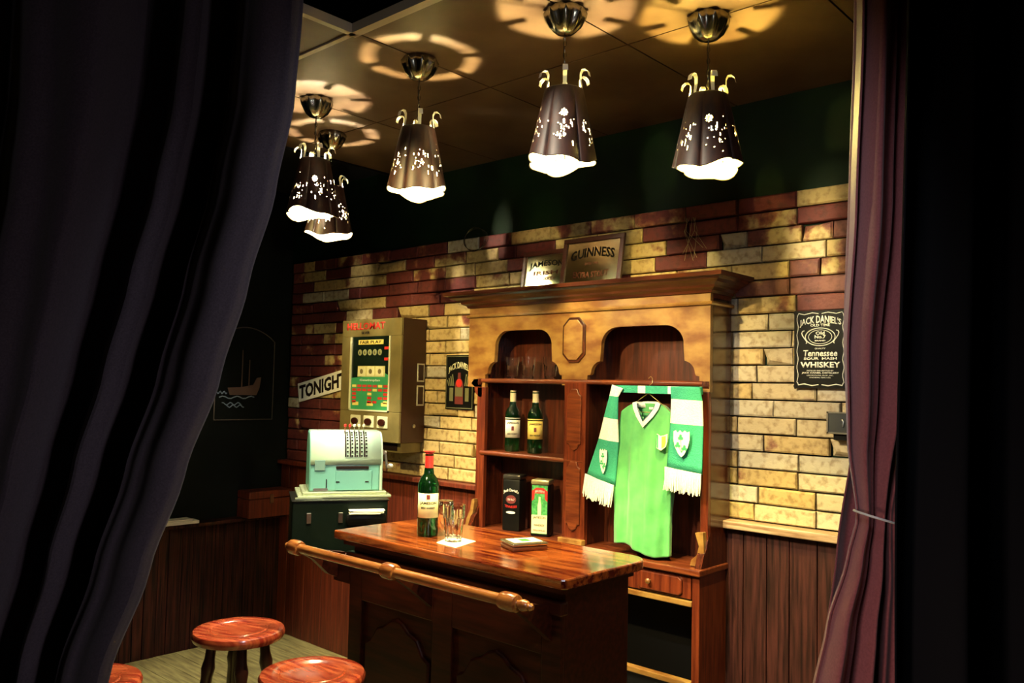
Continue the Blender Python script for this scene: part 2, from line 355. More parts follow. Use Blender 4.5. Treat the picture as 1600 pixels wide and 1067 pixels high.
# ================================================================== PENDANT LAMPS
def make_lamp(loc, label, rz, holder_r, bulb_m, seed, starholes, wav):
    R = random.Random(seed)
    t = thing('pendant_lamp', label, 'lamp', loc, rz, 'pendant lamps over the bar')
    # origin at the ceiling; z runs down
    n = 12; b = MB(); prof = [(.060, 0), (.064, -.012), (.060, -.030), (.046, -.058), (.030, -.074), (.012, -.080)]
    vs = []; fs = []; nn = 48
    for k, (r, z) in enumerate(prof):
        for i in range(nn):
            a = 2*PI*i/nn; rr = r*(1+(.09 if 0 < k < 4 else .0)*math.cos(8*a)); vs.append((rr*math.cos(a), rr*math.sin(a), z))
    for k in range(len(prof)-1):
        for i in range(nn): fs.append((k*nn+i, k*nn+(i+1) % nn, (k+1)*nn+(i+1) % nn, (k+1)*nn+i))
    fs += [tuple(range(nn)), tuple(range((len(prof)-1)*nn, len(prof)*nn))[::-1]]
    b.add(vs, fs); b.build('canopy', M_steel_dark, t, True)
    # chain with cable
    c = MB(); z = -.078; k = 0
    while z > -.215:
        pts = []
        for i in range(13):
            a = 2*PI*i/12; u, v = .0045*math.cos(a), .011*math.sin(a)
            pts.append((u, 0, z-.011+v) if k % 2 else (0, u, z-.011+v))
        c.tube(pts, .0014, 6, cap=False); z -= .0185; k += 1
    c.tube([(0, 0, -.07), (.003, .002, -.12), (-.002, 0, -.19), (0, 0, -.27)], .0022, 6)
    c.build('chain', M_dsteel, t, True)
    h = MB(); h.lathe([(.006, -.252), (.009, -.260), (.0095, -.318), (.006, -.326), (.0045, -.342)], 20)
    if holder_r > .025: h.lathe([(.006, -.262), (holder_r, -.276), (holder_r, -.280), (.006, -.282)], 40)
    for k in range(3):
        a = 2*PI*k/3+.3; h.tube([(0, 0, -.262), (.058*math.cos(a), .058*math.sin(a), -.264)], .0022, 6)
    h.build('bulb_holder', M_dsteel, t, True)
    bb = MB(); bb.lathe([(.0005, -.340), (.004, -.341), (.0058, -.344), (.0060, -.352), (.0055, -.358), (.003, -.362), (.0005, -.363)], 20)
    bb.build('bulb', bulb_m, t, True)
    # shade: six folded panels, curled tabs on top, wavy rim, punched holes
    NT, NZ = 156, 60; ZT, ZB = -.258, -.487
    phs = [R.uniform(0, 6) for _ in range(4)]
    def pt(i, j):
        a = 2*PI*i/NT; q = j/NZ
        r = .061+(.111-.061)*q**.92
        fold = abs(math.sin(3*a)); r *= 1-(.03+.08*min(1, q*2))*(1-fold**.45)
        r *= 1+.02*math.sin(2*a+phs[0])*q
        z = ZT+(ZB-ZT)*q+q**3*(.013*math.sin(2*a+wav)+.005*math.sin(5*a+phs[1]))
        return (r*math.cos(a), r*math.sin(a), z)
    holes = set()
    for cl in range(6):        # clusters of drips
        a0 = cl*NT/6+13
        if cl % 2 == 1 and R.random() < .3: continue
        for _ in range(24):
            i = int(a0+R.gauss(0, 5.0)) % NT; j = int(33+R.gauss(0, 6.5)+abs(R.gauss(0, 3)))
            L = R.choice((1, 1, 1, 2, 2, 4))
            for d in range(L): holes.add((i, min(NZ-5, max(15, j+d))))
    for (ia, j, s_) in starholes:
        for di in range(-s_, s_+1):
            for dj in range(-s_, s_+1):
                if di*di+dj*dj <= s_*s_+.5: holes.add(((ia+di) % NT, j+dj))
    vs = [pt(i, j) for j in range(NZ+1) for i in range(NT)]
    fs = [(j*NT+i, j*NT+(i+1) % NT, (j+1)*NT+(i+1) % NT, (j+1)*NT+i) for j in range(NZ) for i in range(NT) if (i, j) not in holes]
    sh = MB(); sh.add(vs, fs)
    o = sh.build('shade', [M_shade_o, M_shade_i], t, True)
    # make outward normals certain, then give it thickness with a pale inside
    bm = bmesh.new(); bm.from_mesh(o.data); bm.faces.ensure_lookup_table()
    f = bm.faces[0]; cc = f.calc_center_median()
    if f.normal.dot(Vector((cc.x, cc.y, 0))) < 0: bmesh.ops.reverse_faces(bm, faces=bm.faces[:])
    bm.to_mesh(o.data); bm.free()
    sm = o.modifiers.new('thick', 'SOLIDIFY'); sm.thickness = .0028; sm.offset = -1; sm.material_offset = 1; sm.material_offset_rim = 1
    for k in range(6):
        a = 2*PI*(k+.5)/6+R.uniform(-.08, .08); ca, sa = math.cos(a), math.sin(a); wd = .0050
        hh_ = R.uniform(-.004, .006); path = [(.061, -.268), (.060, -.250), (.056, -.230), (.056, -.216+hh_), (.062, -.206+hh_), (.073, -.206+hh_), (.082, -.214+hh_), (.085, -.227+hh_)]
        v = []; f2 = []
        for i, (r, z) in enumerate(path):
            for sgn in (-1, 1):
                for th in (0, .0022):
                    v.append(((r)*ca-sgn*wd*(1+.10*i)*sa, r*sa+sgn*wd*(1+.10*i)*ca, z-th))
        for i in range(len(path)-1):
            p = i*4; q = p+4; f2 += [(p, p+2, q+2, q), (p+1, q+1, q+3, p+3), (p, q, q+1, p+1), (p+2, p+3, q+3, q+2)]
        f2 += [(0, 1, 3, 2), (len(path)*4-4, len(path)*4-2, len(path)*4-1, len(path)*4-3)]
        tb_ = MB(); tb_.add(v, f2); tb_.build('shade_tab', M_shade_tab, t, True)
    return t
M_steel_dark = mat('aged_nickel', (.28, .26, .20), .22, 1)
M_shade_tab = mat('pale_parchment', (.85, .80, .62), .6)
def lamp_hole(loc):   # index of the shade column that faces the camera
    return None
lamps = [((-2.91, 1.967, 2.78), 'leftmost pendant lamp with bright bulb showing through the shade, nearer of the two at left', .018, 0, 0, True),
         ((-3.25, 2.288, 2.78), 'small far pendant lamp half hidden behind the leftmost one', .036, 0, 1, False),
         ((-2.25, 1.952, 2.78), 'pendant lamp between the left pair and the centre one, ring of light on ceiling', .036, 1, 2, False),
         ((-1.60, 1.979, 2.78), 'centre pendant lamp above the dresser mirrors with starry bulb and level rim', .018, 1, 3, True),
         ((-1.28, 2.299, 2.78), 'rightmost pendant lamp with bright yellow disc of light on ceiling', .018, 2, 4, True)]
for (loc, lab, hr, bm_, sd, star) in lamps:
    ang = math.atan2(-loc[1], -loc[0])     # direction to the camera
    rz = ang-2*PI*(39/156.)+(.25, -.2, .12, .0, .3)[sd]
    col = int(round((ang-rz)/(2*PI)*156)) % 156
    make_lamp(loc, lab, rz, hr, M_bulbs[bm_], 20+sd, [(col, 24, 3)] if star else [], (0.5, 1.4, 2.2, .6, 2.9)[sd])

# ================================================================== DRESSER
HX0, HX1, HY = -2.915, -1.595, 2.90
HB = 3.070
dr = thing('dresser', 'tall mahogany dresser with carved cornice and two arched bays against brick wall', 'dresser', (0, 0, 0))
# cornice: stepped profile swept along front and sides
def swept(prof, x0, x1, yf, yb):
    b = MB(); vs = []; n = len(prof)
    for (o, z) in prof: vs += [(x0-o, yb, z), (x0-o, yf-o, z), (x1+o, yf-o, z), (x1+o, yb, z)]
    fs = []
    for i in range(n):
        k = (i+1) % n
        for q in range(3): fs.append((i*4+q, i*4+q+1, k*4+q+1, k*4+q))
    fs += [tuple(i*4 for i in range(n)), tuple(i*4+3 for i in range(n))[::-1]]
    b.add(vs, fs); return b
cor = [(-.02, 1.985), (.008, 1.985), (.012, 1.995), (.030, 2.004), (.034, 2.012), (.050, 2.022), (.072, 2.030), (.078, 2.038), (.095, 2.040), (.098, 2.056), (-.02, 2.056)]
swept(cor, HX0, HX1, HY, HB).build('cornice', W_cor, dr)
swept([(-.01, 1.938), (.010, 1.938), (.014, 1.945), (.010, 1.952), (-.01, 1.954)], HX0, HX1, HY, HB).build('moulding', W_fas, dr)
# fascia board with two ogee arches
def arc(cx, cz, r, a0, a1, n=8, rz=None): return [(cx+r*math.cos(math.radians(a0+(a1-a0)*i/n)), cz+(rz or r)*math.sin(math.radians(a0+(a1-a0)*i/n))) for i in range(n+1)]
def arch(xl, xr, z0, zt):
    """left to right outline of one scalloped arch opening"""
    k = (xr-xl)/.44
    pts = [(xl, z0), (xl, z0+.02)]
    pts += [(xl+.012*k, z0+.022)]+arc(xl+.062*k, z0+.030, .046*k, 180, 100, 6, .052)
    pts += arc(xl+.130*k, zt-.075, .072*k, 185, 90, 8, .075)
    pts += [(2*(xl+xr)/2-x, z) for x, z in reversed(pts)]
    return pts
out = [(HX0, 1.630), (HX0, 1.985), (HX1, 1.985), (HX1, 1.630)]
b = MB()
aL = arch(-2.80, -2.325, 1.640, 1.868); aR = arch(-2.185, -1.640, 1.640, 1.866)
def fascia(b, y0, y1):
    n = 60
    # columns of quads from the arch line up to the top: no concave ngons
    cols = [(HX0, 1.60), (aL[0][0]-.0005, 1.60)]+aL+[(aL[-1][0]+.0005, 1.615), (aR[0][0]-.0005, 1.615)]+aR+[(aR[-1][0]+.0005, 1.60), (HX1, 1.60)]
    xs_ = []; lastx = -9
    for x, z in cols:
        if x < lastx: x = lastx
        xs_.append((x, z)); lastx = x
    vs = []; 
    for x, z in xs_: vs += [(x, y0, z), (x, y0, 1.99), (x, y1, z), (x, y1, 1.99)]
    fs = []
    for i in range(len(xs_)-1):
        p = i*4; q = p+4; fs += [(p, q, q+1, p+1), (p+2, p+3, q+3, q+2), (p, p+2, q+2, q), (p+1, q+1, q+3, p+3)]
    fs += [(0, 1, 3, 2), (len(vs)-4, len(vs)-2, len(vs)-1, len(vs)-3)]
    b.add(vs, fs)
fascia(b, HY, HY+.022)
b.build('fascia', W_fas, dr)
# octagonal boss between the arches
ox, oz = -2.258, 1.815; ow, oh = .052, .088
def octo(w_, h_, c): return [(ox-w_, oz-h_+c), (ox-w_+c, oz-h_), (ox+w_-c, oz-h_), (ox+w_, oz-h_+c), (ox+w_, oz+h_-c), (ox+w_-c, oz+h_), (ox-w_+c, oz+h_), (ox-w_, oz+h_-c)]
b = MB(); b.prism(octo(ow+.010, oh+.012, .036), HY-.007, HY+.002, 1); b.prism(octo(ow, oh, .030), HY-.013, HY-.004, 0)
b.build('carved_boss', [W_fas, W_cor], dr, bevel=.002)
MB().box(HX0+.0, HX1, HY+.02, HB, 1.965, 1.985).build('top_board', W_h, dr)
# sides: deep above, scalloped in the middle, full at foot
def side_profile(): # (y, z) outline from front top, going down the front then up the back
    f = [(HY+.022, 1.984), (HY+.022, 1.70), (HY+.004, 1.66), (HY-.004, 1.62), (HY+.012, 1.585), (HY+.018, 1.55), (HY+.018, 1.06), (HY-.002, 1.03), (HY-.012, 1.00), (HY-.03, .98), (HY-.052, .925)]
    return f
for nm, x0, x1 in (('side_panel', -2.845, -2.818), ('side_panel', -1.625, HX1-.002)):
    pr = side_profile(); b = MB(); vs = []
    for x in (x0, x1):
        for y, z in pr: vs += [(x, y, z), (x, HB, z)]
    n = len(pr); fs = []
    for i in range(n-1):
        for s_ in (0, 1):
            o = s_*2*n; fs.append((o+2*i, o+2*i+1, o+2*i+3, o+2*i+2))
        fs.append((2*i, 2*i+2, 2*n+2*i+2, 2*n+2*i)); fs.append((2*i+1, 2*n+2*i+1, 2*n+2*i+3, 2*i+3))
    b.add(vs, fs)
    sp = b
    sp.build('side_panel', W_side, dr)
# outer cheeks of the deep top box and scroll ears
for x0, x1 in ((HX0, HX0+.02), (HX1-.022, HX1)):
    MB().box(x0, x1, HY+.02, HB, 1.64, 1.966).build('top_cheek', W_side, dr)
ear = [(HX0+.005, 1.64), (HX0+.035, 1.635), (HX0+.02, 1.615), (HX0+.045, 1.60), (HX0+.05, 1.57), (HX0+.075, 1.55), (HX0+.098, 1.55), (HX0+.098, 1.64)]
MB().prism(ear, HY, HY+.022).build('scroll_ear', W_v, dr, bevel=.002)
sc = [(-2.887, .930), (-2.862, .935), (-2.85, .97), (-2.835, 1.00), (-2.828, 1.05), (-2.83, 1.065), (-2.845, 1.06), (-2.856, 1.01), (-2.880, .965)]
MB().prism(sc, HY-.025, HY+.0).build('scroll_bracket', W_fas, dr, bevel=.002)
sc2 = [(-1.640+(-1)*0, 1.06), (-1.605, 1.065), (-1.60, 1.0), (-1.60, .935), (-1.66, .932), (-1.655, .955), (-1.632, .975), (-1.622, 1.01)]
MB().prism(sc2, HY-.025, HY+.0).build('scroll_bracket', W_fas, dr, bevel=.002)
# stiles
MB().box(-2.850, -2.795, HY-.0, HY+.022, .93, 1.60, 0, .003).build('front_stile', W_v, dr)
MB().box(-1.632, -1.598, HY-.0, HY+.022, .93, 1.60, 0, .003).build('front_stile', W_v, dr)
b = MB(); b.box(-2.305, -2.185, HY-.006, HY+.02, .93, 1.632, 0, .003)
ps = b.build('centre_post', W_v, dr)
def lozenge(z0, z1, x0=-2.283, x1=-2.207):
    c = (x0+x1)/2
    return [(x0, z0+.03), (x0+.012, z0+.03), (c-.02, z0+.012), (c, z0), (c+.02, z0+.012), (x1-.012, z0+.03), (x1, z0+.03), (x1, z1-.03), (x1-.012, z1-.02), (x1-.02, z1), (x0+.02, z1), (x0+.012, z1-.02), (x0, z1-.03)]
for z0, z1 in ((1.33, 1.60), (.985, 1.285)):
    MB().prism(lozenge(z0, z1), HY-.014, HY-.005).build('carved_panel', W_h, ps, bevel=.004)
MB().box(-2.31, -2.18, HY-.03, HY+.0, .93, .955, 0, .003).build('post_foot', W_fas, ps)
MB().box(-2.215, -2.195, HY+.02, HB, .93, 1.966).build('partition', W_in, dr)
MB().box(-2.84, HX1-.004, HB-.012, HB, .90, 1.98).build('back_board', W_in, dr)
# shelves with rounded nose
def shelf(x0, x1, z, y0=HY-.004, th=.022):
    b = MB(); b.box(x0, x1, y0+.006, HB-.012, z-th, z); b.tube([(x0, y0+.008, z-th/2), (x1, y0+.008, z-th/2)], th/2, 12)
    return b.build('shelf', W_h, dr, True)
shelf(-2.82, -2.20, 1.642); shelf(-2.20, -1.624, 1.642); shelf(-2.82, -2.20, 1.296)
# base: counter board, drawer row, open lower part
BY = 2.845
MB().box(-2.90, HX1+.005, BY-.018, HB, .905, .930, 0, .005).build('base_board', W_h, dr)
for x0, x1 in ((-2.87, -2.84), (-1.632, -1.600)):
    MB().box(x0, x1, BY, HB, 0, .905, 0, .002).build('base_side', W_v, dr)
MB().box(-2.255, -2.225, BY, HB, .10, .905, 0, .002).build('base_divider', W_v, dr)
MB().box(-2.84, -1.632, BY-.004, BY+.02, .785, .806, 0, .003).build('rail', W_fas, dr)
MB().box(-2.84, -1.632, BY-.004, BY+.028, .483, .505, 0, .003).build('lower_shelf', W_fas, dr)
MB().box(-2.84, -1.632, BY+.02, HB-.01, .0, .08).build('plinth', W_v, dr)
MB().box(-2.84, -1.632, HB-.012, HB, .08, .905).build('base_back', M_black_matte, dr)  # back panel blackened for the shade inside the open base
for x0, x1 in ((-2.835, -2.262), (-2.218, -1.638)):
    d = MB().box(x0, x1, BY+.002, BY+.20, .812, .900, 0, .002).build('drawer', W_v, dr)
    cx = x1-.135
    o_ = [(cx-.10, .83), (cx-.085, .82), (cx+.085, .82), (cx+.10, .83), (cx+.10, .88), (cx+.085, .89), (cx-.085, .89), (cx-.10, .88)]
    MB().prism(o_, BY-.008, BY+.004).build('raised_field', W_v, d, bevel=.004)
    k = MB().lathe([(.004, 0), (.004, -.012), (.010, -.016), (.011, -.022), (.006, -.027), (.001, -.028)], 16, axis='y', c=(cx-.04, BY-.006, .857)).build('knob', W_fas, d, True)

# ---- mirrors on the cornice
def mirror(name, label, x0, x1, z1, yb, lean, rows, zrot=0):
    t = thing(name, label, 'mirror', ((x0+x1)/2, yb, 2.057)); t.rotation_euler = (lean, 0, zrot)
    w_ = (x1-x0)/2; h = z1-2.057; f = .022
    b = MB(); b.box(-w_, w_, -.014, 0, 0, f, 0, .002); b.box(-w_, w_, -.014, 0, h-f, h, 0, .002); b.box(-w_, -w_+f, -.014, 0, f, h-f, 0, .002); b.box(w_-f, w_, -.014, 0, f, h-f, 0, .002)
    b.build('frame', M_frame, t)
    MB().box(-w_+f-.002, w_-f+.002, -.007, -.002, f-.002, h-f+.002).build('mirror_glass', M_mirror, t)
    for (s, cz, ww, hh, ar, mt) in rows: text('lettering', s, 0, cz*h, -.0072, ww*2*w_, hh*h, mt, t, arc=ar, bold=.02)
    return t
M_gold_d = mat('brown_gilt', (.075, .016, .008), .5, spec=.2); M_bl = mat('mirror_black', (.006, .004, .003), .6, spec=.1)
m2 = mirror('framed_mirror', 'larger framed pub mirror reading GUINNESS on dresser top', -2.425, -2.085, 2.295, YW-.082, math.radians(-9), [('GUINNESS', .70, .72, .19, .018, M_bl), ('ESTD 1759', .47, .22, .05, 0, M_gold_d), ('EXTRA STOUT', .25, .58, .12, -.004, M_gold_d)])
m1 = mirror('framed_mirror', 'smaller framed pub mirror reading JAMESON, left of the other mirror', -2.700, -2.400, 2.262, YW-.046, math.radians(-7.5), [('JAMESON', .68, .70, .18, .012, M_bl), ('IRISH', .46, .50, .10, 0, M_gold_d), ('WHISKEY', .32, .44, .08, 0, M_gold_d)])
# ================================================================== GLASSWARE AND BOTTLES
def tumbler(loc, label, r0=.026, r1=.034, h=.11, up=True, group=None, facet=True, name='tumbler'):
    t = MB(); n = 60; prof = [(r0*.98, 0), (r0, .003), (r0+.001, .01), ((r0+r1)/2+.0018, h*.62), (r1-.001, h*.66), (r1, h), (r1-.0022, h), (r1-.0035, h*.66), (r0-.0015, .014), (0.0005, .011)]
    if not up: prof = [(r, h-z) for r, z in prof]
    vs = []; fs = []
    for k, (r, z) in enumerate(prof):
        for i in range(n):
            a = 2*PI*i/n; q = (abs(math.cos(5*a))*.075 if facet and 1 < k < 4 else 0); vs.append((r*(1-q)*math.cos(a), r*(1-q)*math.sin(a), z))
    for k in range(len(prof)-1):
        for i in range(n): fs.append((k*n+i, k*n+(i+1) % n, (k+1)*n+(i+1) % n, (k+1)*n+i))
    fs += [tuple(range(n)), tuple(range((len(prof)-1)*n, len(prof)*n))[::-1]]
    t.add(vs, fs); o = t.build(name, M_glass, None, True); o.location = loc
    tag(o, label, 'glass', group); return o
tumbler((-2.692, 2.975, 1.642), 'empty glass at the left of three on the upper dresser shelf', h=.105, group='glasses on the top dresser shelf')
tumbler((-2.585, 2.970, 1.642), 'empty glass in the middle of three on the upper dresser shelf', h=.105, group='glasses on the top dresser shelf')
tumbler((-2.455, 2.975, 1.642), 'empty glass nearest the carved boss on the upper dresser shelf', h=.105, group='glasses on the top dresser shelf')
CT = 1.077
def bottle(loc, label, lab_mat, cap_mat, kind, group=None, name='whiskey_bottle'):
    t = thing(name, label, 'bottle', loc, 0, group)
    R0 = .0365
    prof = [(.001, .006), (R0*.6, .004), (R0*.92, 0), (R0, .006), (R0, .172), (R0*.97, .184), (R0*.80, .200), (R0*.50, .214), (.0165, .228), (.0140, .245), (.0138, .275), (.0150, .279), (.0150, .284), (.0125, .285)]
    MB().lathe(prof, 40).build('glass_body', M_gglass, t, True)
    MB().lathe([(.0155, .232), (.0150, .245), (.0148, .288), (.0145, .2905), (.001, .2910)], 24).build('cap', cap_mat, t, True)
    # label wraps the front, towards the camera
    a0 = math.atan2(-loc[1], -loc[0]); n = 20; vs = []; fs = []
    z0, z1 = (.066, .150)
    for i in range(n+1):
        a = a0-1.25+2.5*i/n
        for z in (z0, z1): vs.append(((R0+.0006)*math.cos(a), (R0+.0006)*math.sin(a), z))
    for i in range(n): fs.append((2*i, 2*i+2, 2*i+3, 2*i+1))
    lb = MB(); lb.add(vs, fs); l_ = lb.build('label', lab_mat, t, True)
    sd = l_.modifiers.new('t', 'SOLIDIFY'); sd.thickness = .0004
    def curved(s, z, wd, hh, mt, nm='lettering'):
        o = text(nm, s, 0, z, -R0-.0012, wd, hh, mt, l_, ext=.0004, bold=.02)
        for v in o.data.vertices:
            an = v.co.x/R0; rr = -v.co.y; v.co.x = rr*math.sin(an); v.co.y = -rr*math.cos(an)
        o.rotation_euler = (0, 0, a0+PI/2); return o
    curved('JAMESON', .116 if kind else .135, .060, .012, M_ink)
    curved('IRISH WHISKEY', .100 if kind else .084, .050, .007, M_ink)
    em = MB(); em.box(-.006, .006, -R0-.0018, -R0-.0008, .130 if kind else .100, .146 if kind else .120); e_ = em.build('emblem', M_dkred, l_); e_.rotation_euler = (0, 0, a0+PI/2)
    if kind == 0:
        MB().lathe([(R0+.0004, .156), (R0+.0006, .158), (R0+.0004, .160)], 40, cap=False).build('neck_line', lab_mat, t)
    return t
M_dkred = mat('dark_red_print', (.14, .02, .02), .5)
M_capbr = mat('brown_foil', (.16, .05, .02), .35)
bottle((-2.690, 2.985, 1.296), 'green whiskey bottle with white label on dresser middle shelf', M_lab_w, M_lab_cap := mat('ivory_neck_wrap', (.60, .52, .36), .5), 0, 'whiskey bottles on the middle dresser shelf')
bottle((-2.548, 2.985, 1.296), 'green whiskey bottle with yellow label on dresser middle shelf', M_lab_y, M_lab_cap, 0, 'whiskey bottles on the middle dresser shelf')
bb = bottle((-2.188, 1.995, CT), 'green whiskey bottle with red neck foil standing on bar counter', M_lab_c, M_redfoil, 1)
pr_ = MB(); pr_.lathe([(.001, .291), (.0195, .2915), (.020, .2935), (.001, .2945)], 24); pr_.tube([(-.015, 0, .2935), (.024, -.016, .294), (.031, -.020, .2935)], .0018, 8)
pr_.build('pourer', M_redfoil, bb, True)
tumbler((-2.172, 2.060, CT), 'upturned glass on the counter just behind the other tumbler', r0=.030, r1=.036, h=.118, up=False)
tumbler((-2.052, 1.990, CT+.0012), 'clear upright glass standing on a paper napkin on the counter', r0=.028, r1=.038, h=.122)
n_ = MB().prism([(-2.068, 1.928), (-1.963, 1.915), (-2.000, 2.045), (-2.130, 2.060)], CT, CT+.001, plane='xy').build('napkin', M_paper); tag(n_, 'white paper napkin under the clear glass on the counter', 'napkin')
# ---- tins in the dresser
def tin(loc, rz, w_, h, d, label, kind):
    t = thing('gift_tin', label, 'tin', loc, rz)
    MB().box(-w_/2, w_/2, -d/2, d/2, 0, h-.022, 0, .008).build('tin_body', M_blk, t, True)
    MB().box(-w_/2-.001, w_/2+.001, -d/2-.001, d/2+.001, h-.024, h, 0, .008).build('lid', M_lidgold if kind else M_blk2, t, True)
    y = -d/2-.0004
    if kind == 0:
        text('lettering', 'Jack Daniel\'s', 0, h*.72, y, w_*.86, .018, M_lab_w, t, arc=.010, bold=.02)
        MB().prism([(math.cos(a)*.026, h*.56+math.sin(a)*.020) for a in [i*PI/8 for i in range(16)]], y-.0006, y).build('oval_emblem', M_dkred, t)
        text('lettering', 'Old No.7', 0, h*.56, y-.0008, .036, .010, M_lab_w, t)
        text('lettering', 'TENNESSEE', 0, h*.43, y, w_*.7, .011, M_redp, t, arc=-.004)
        MB().prism([(math.cos(a)*.024, h*.33+math.sin(a)*.006) for a in [i*PI/8 for i in range(16)]], y-.0006, y).build('oval_emblem', M_lab_w, t)
    else:
        MB().box(-w_*.43, w_*.43, y-.0006, y, h*.05, h*.90).build('front_picture', M_tingreen, t)
        MB().box(-w_*.43, w_*.43, y-.0012, y-.0006, h*.06, h*.38).build('cream_panel', M_lab_c, t)
        rb = [(-w_*.43, h*.62), (-w_*.43, h*.80), (-w_*.2, h*.86), (w_*.2, h*.86), (w_*.43, h*.80), (w_*.43, h*.62), (w_*.30, h*.66), (w_*.28, h*.76), (-w_*.28, h*.76), (-w_*.30, h*.66)]
        MB().prism(rb, y-.0012, y-.0006).build('red_ribbon', M_redp, t)
        bt = [(-.008, h*.36), (.008, h*.36), (.009, h*.55), (.004, h*.62), (.004, h*.70), (-.004, h*.70), (-.004, h*.62), (-.009, h*.55)]
        MB().prism(bt, y-.0018, y-.0006).build('bottle_picture', M_lab_c, t)
        text('lettering', 'IRISH', 0, h*.80, y-.0012, w_*.5, .010, M_lab_w, t, arc=.003)
        text('lettering', 'JAMESON', 0, h*.33, y-.0012, w_*.7, .014, M_ink, t)
        text('lettering', 'WHISKEY', 0, h*.20, y-.0012, w_*.6, .010, M_ink, t)
        text('lettering', 'TRIPLE DISTILLED', 0, h*.11, y-.0012, w_*.7, .007, M_dkred, t)
    return t
M_lidgold = mat('pale_gold_lid', (.45, .38, .20), .3, .6); M_blk2 = mat('black_gloss_lid', (.05, .045, .04), .2, .5); M_tingreen = noisy('picture_green', (.02, .20, .05), (.10, .40, .12), (30, 30, 30), 3, rough=.35)
tin((-2.650, 2.965, .930), .30, .090, .262, .080, 'black whiskey tin with white and red lettering at dresser bottom', 0)
tin((-2.470, 2.955, .930), .38, .086, .255, .080, 'green and cream picture tin beside the black tin in dresser', 1)

# ================================================================== JERSEY, HANGER AND SCARF
YJ = 2.872
hg = MB(); hk = []
cx = -1.862
hg.tube([(cx, YJ+.01, 1.585), (cx, YJ+.01, 1.612), (cx+.006, YJ+.012, 1.622), (cx+.016, YJ+.015, 1.632), (cx+.014, YJ+.018, 1.650), (cx, YJ+.028, 1.658), (cx-.012, YJ+.030, 1.650)], .0018, 8)
hg.tube([(cx, YJ+.01, 1.59), (cx-.105, YJ+.01, 1.520), (cx-.11, YJ+.01, 1.512), (cx+.11, YJ+.01, 1.512), (cx+.105, YJ+.01, 1.520), (cx, YJ+.01, 1.59)], .0018, 8)
tag(hg.build('coat_hanger', M_brass, None, True), 'thin wire hanger hooked over the dresser shelf holding the green jersey', 'hanger')
j = thing('football_jersey', 'bright green jersey with white V neck hanging in the right dresser bay', 'jersey', (0, 0, 0))
def jersey():
    NV, NU = 110, 120; ztop, zbot = 1.548, .958; vs = []; fs = []
    def W(q):   # half width left/right by depth from top, (left, right) x values
        z = ztop+(zbot-ztop)*q
        if z > 1.51:
            k = (ztop-z)/(ztop-1.51); xl = -1.918-.075*k**.6; xr = -1.808+.058*k**.6
        else:
            k = (1.51-z)/(1.51-zbot); xl = -1.993-.030*min(1, k*2.2)-.004*math.sin(k*7)+.006*k; xr = -1.750+.020*math.sin(min(1, k*1.4)*PI)*.6-.006*k
        return xl, xr
    for v in range(NV+1):
        q = v/NV; xl, xr = W(q)
        for u in range(NU):
            a = 2*PI*u/NU; c, s_ = math.cos(a), math.sin(a)
            x = (xl+xr)/2+(xr-xl)/2*math.copysign(abs(c)**.8, c)
            t_ = (x+1.87)/.125; dep = .012+.018*min(1, q*3)
            y = YJ+.012+dep*math.copysign(abs(s_)**.7, s_)
            fold = (.010*math.sin(t_*4.2+1.2*q+.6)+.006*math.sin(t_*9-2.5*q)+.003*math.sin(t_*17+5*q))*min(1, q*2.2)
            fold += .004*math.sin((x*30+q*28))*max(0, .4-abs(q-.65))
            if s_ < 0: y += -fold
            else: y += fold*.3+.012
            z = ztop+(zbot-ztop)*q-(.012*q*math.sin(t_*3.1+.4)+.010*q*t_)
            if q < .12: z -= 0
            vs.append((x, y, z))
    VX, VZ = -1.862, 1.470
    for v in range(NV):
        for u in range(NU):
            k = [v*NU+u, v*NU+(u+1) % NU, (v+1)*NU+(u+1) % NU, (v+1)*NU+u]
            m_ = [sum(vs[i][q] for i in k)/4 for q in range(3)]
            if m_[1] < YJ+.012 and m_[2] > VZ and abs(m_[0]-VX) < .052*(m_[2]-VZ)/(1.548-VZ): continue
            fs.append(tuple(k))
    b = MB(); b.add(vs, fs); o = b.build('jersey_body', M_jersey, j, True)
    sd = o.modifiers.new('t', 'SOLIDIFY'); sd.thickness = .0015
jersey()
def band(p, w_, y, th=.003):
    """flat strip in XZ following points p, width w_"""
    b = MB(); vs = []; fs = []
    for i, (x, z) in enumerate(p):
        a = p[max(0, i-1)]; c = p[min(len(p)-1, i+1)]; dx, dz = c[0]-a[0], c[1]-a[1]; L = math.hypot(dx, dz); nx, nz = -dz/L*w_/2, dx/L*w_/2
        yy = y[i] if isinstance(y, (list, tuple)) else y
        for (sx) in (-1, 1):
            for t_ in (0, th): vs.append((x+nx*sx, yy+t_, z+nz*sx))
    for i in range(len(p)-1):
        q = i*4; r = q+4; fs += [(q, q+2, r+2, r), (q+1, r+1, r+3, q+3), (q, r, r+1, q+1), (q+2, q+3, r+3, r+2)]
    fs += [(0, 1, 3, 2), (len(vs)-4, len(vs)-2, len(vs)-1, len(vs)-3)]
    b.add(vs, fs); return b
yv = YJ-.022
cl = band([(-1.918, 1.552), (-1.912, 1.530), (-1.893, 1.500), (-1.862, 1.462), (-1.832, 1.500), (-1.812, 1.530), (-1.806, 1.552)], .021, [YJ-.004, YJ-.008, YJ-.016, yv-.006, YJ-.016, YJ-.008, YJ-.004]).build('v_collar', M_wknit, j)
band([(-1.905, 1.545), (-1.900, 1.528), (-1.884, 1.503), (-1.862, 1.477), (-1.841, 1.503), (-1.824, 1.528), (-1.819, 1.545)], .0025, [YJ-.006, YJ-.010, YJ-.018, yv-.008, YJ-.018, YJ-.010, YJ-.006]).build('collar_stripe', M_navy, cl)
b = MB(); vs = []; fs = []
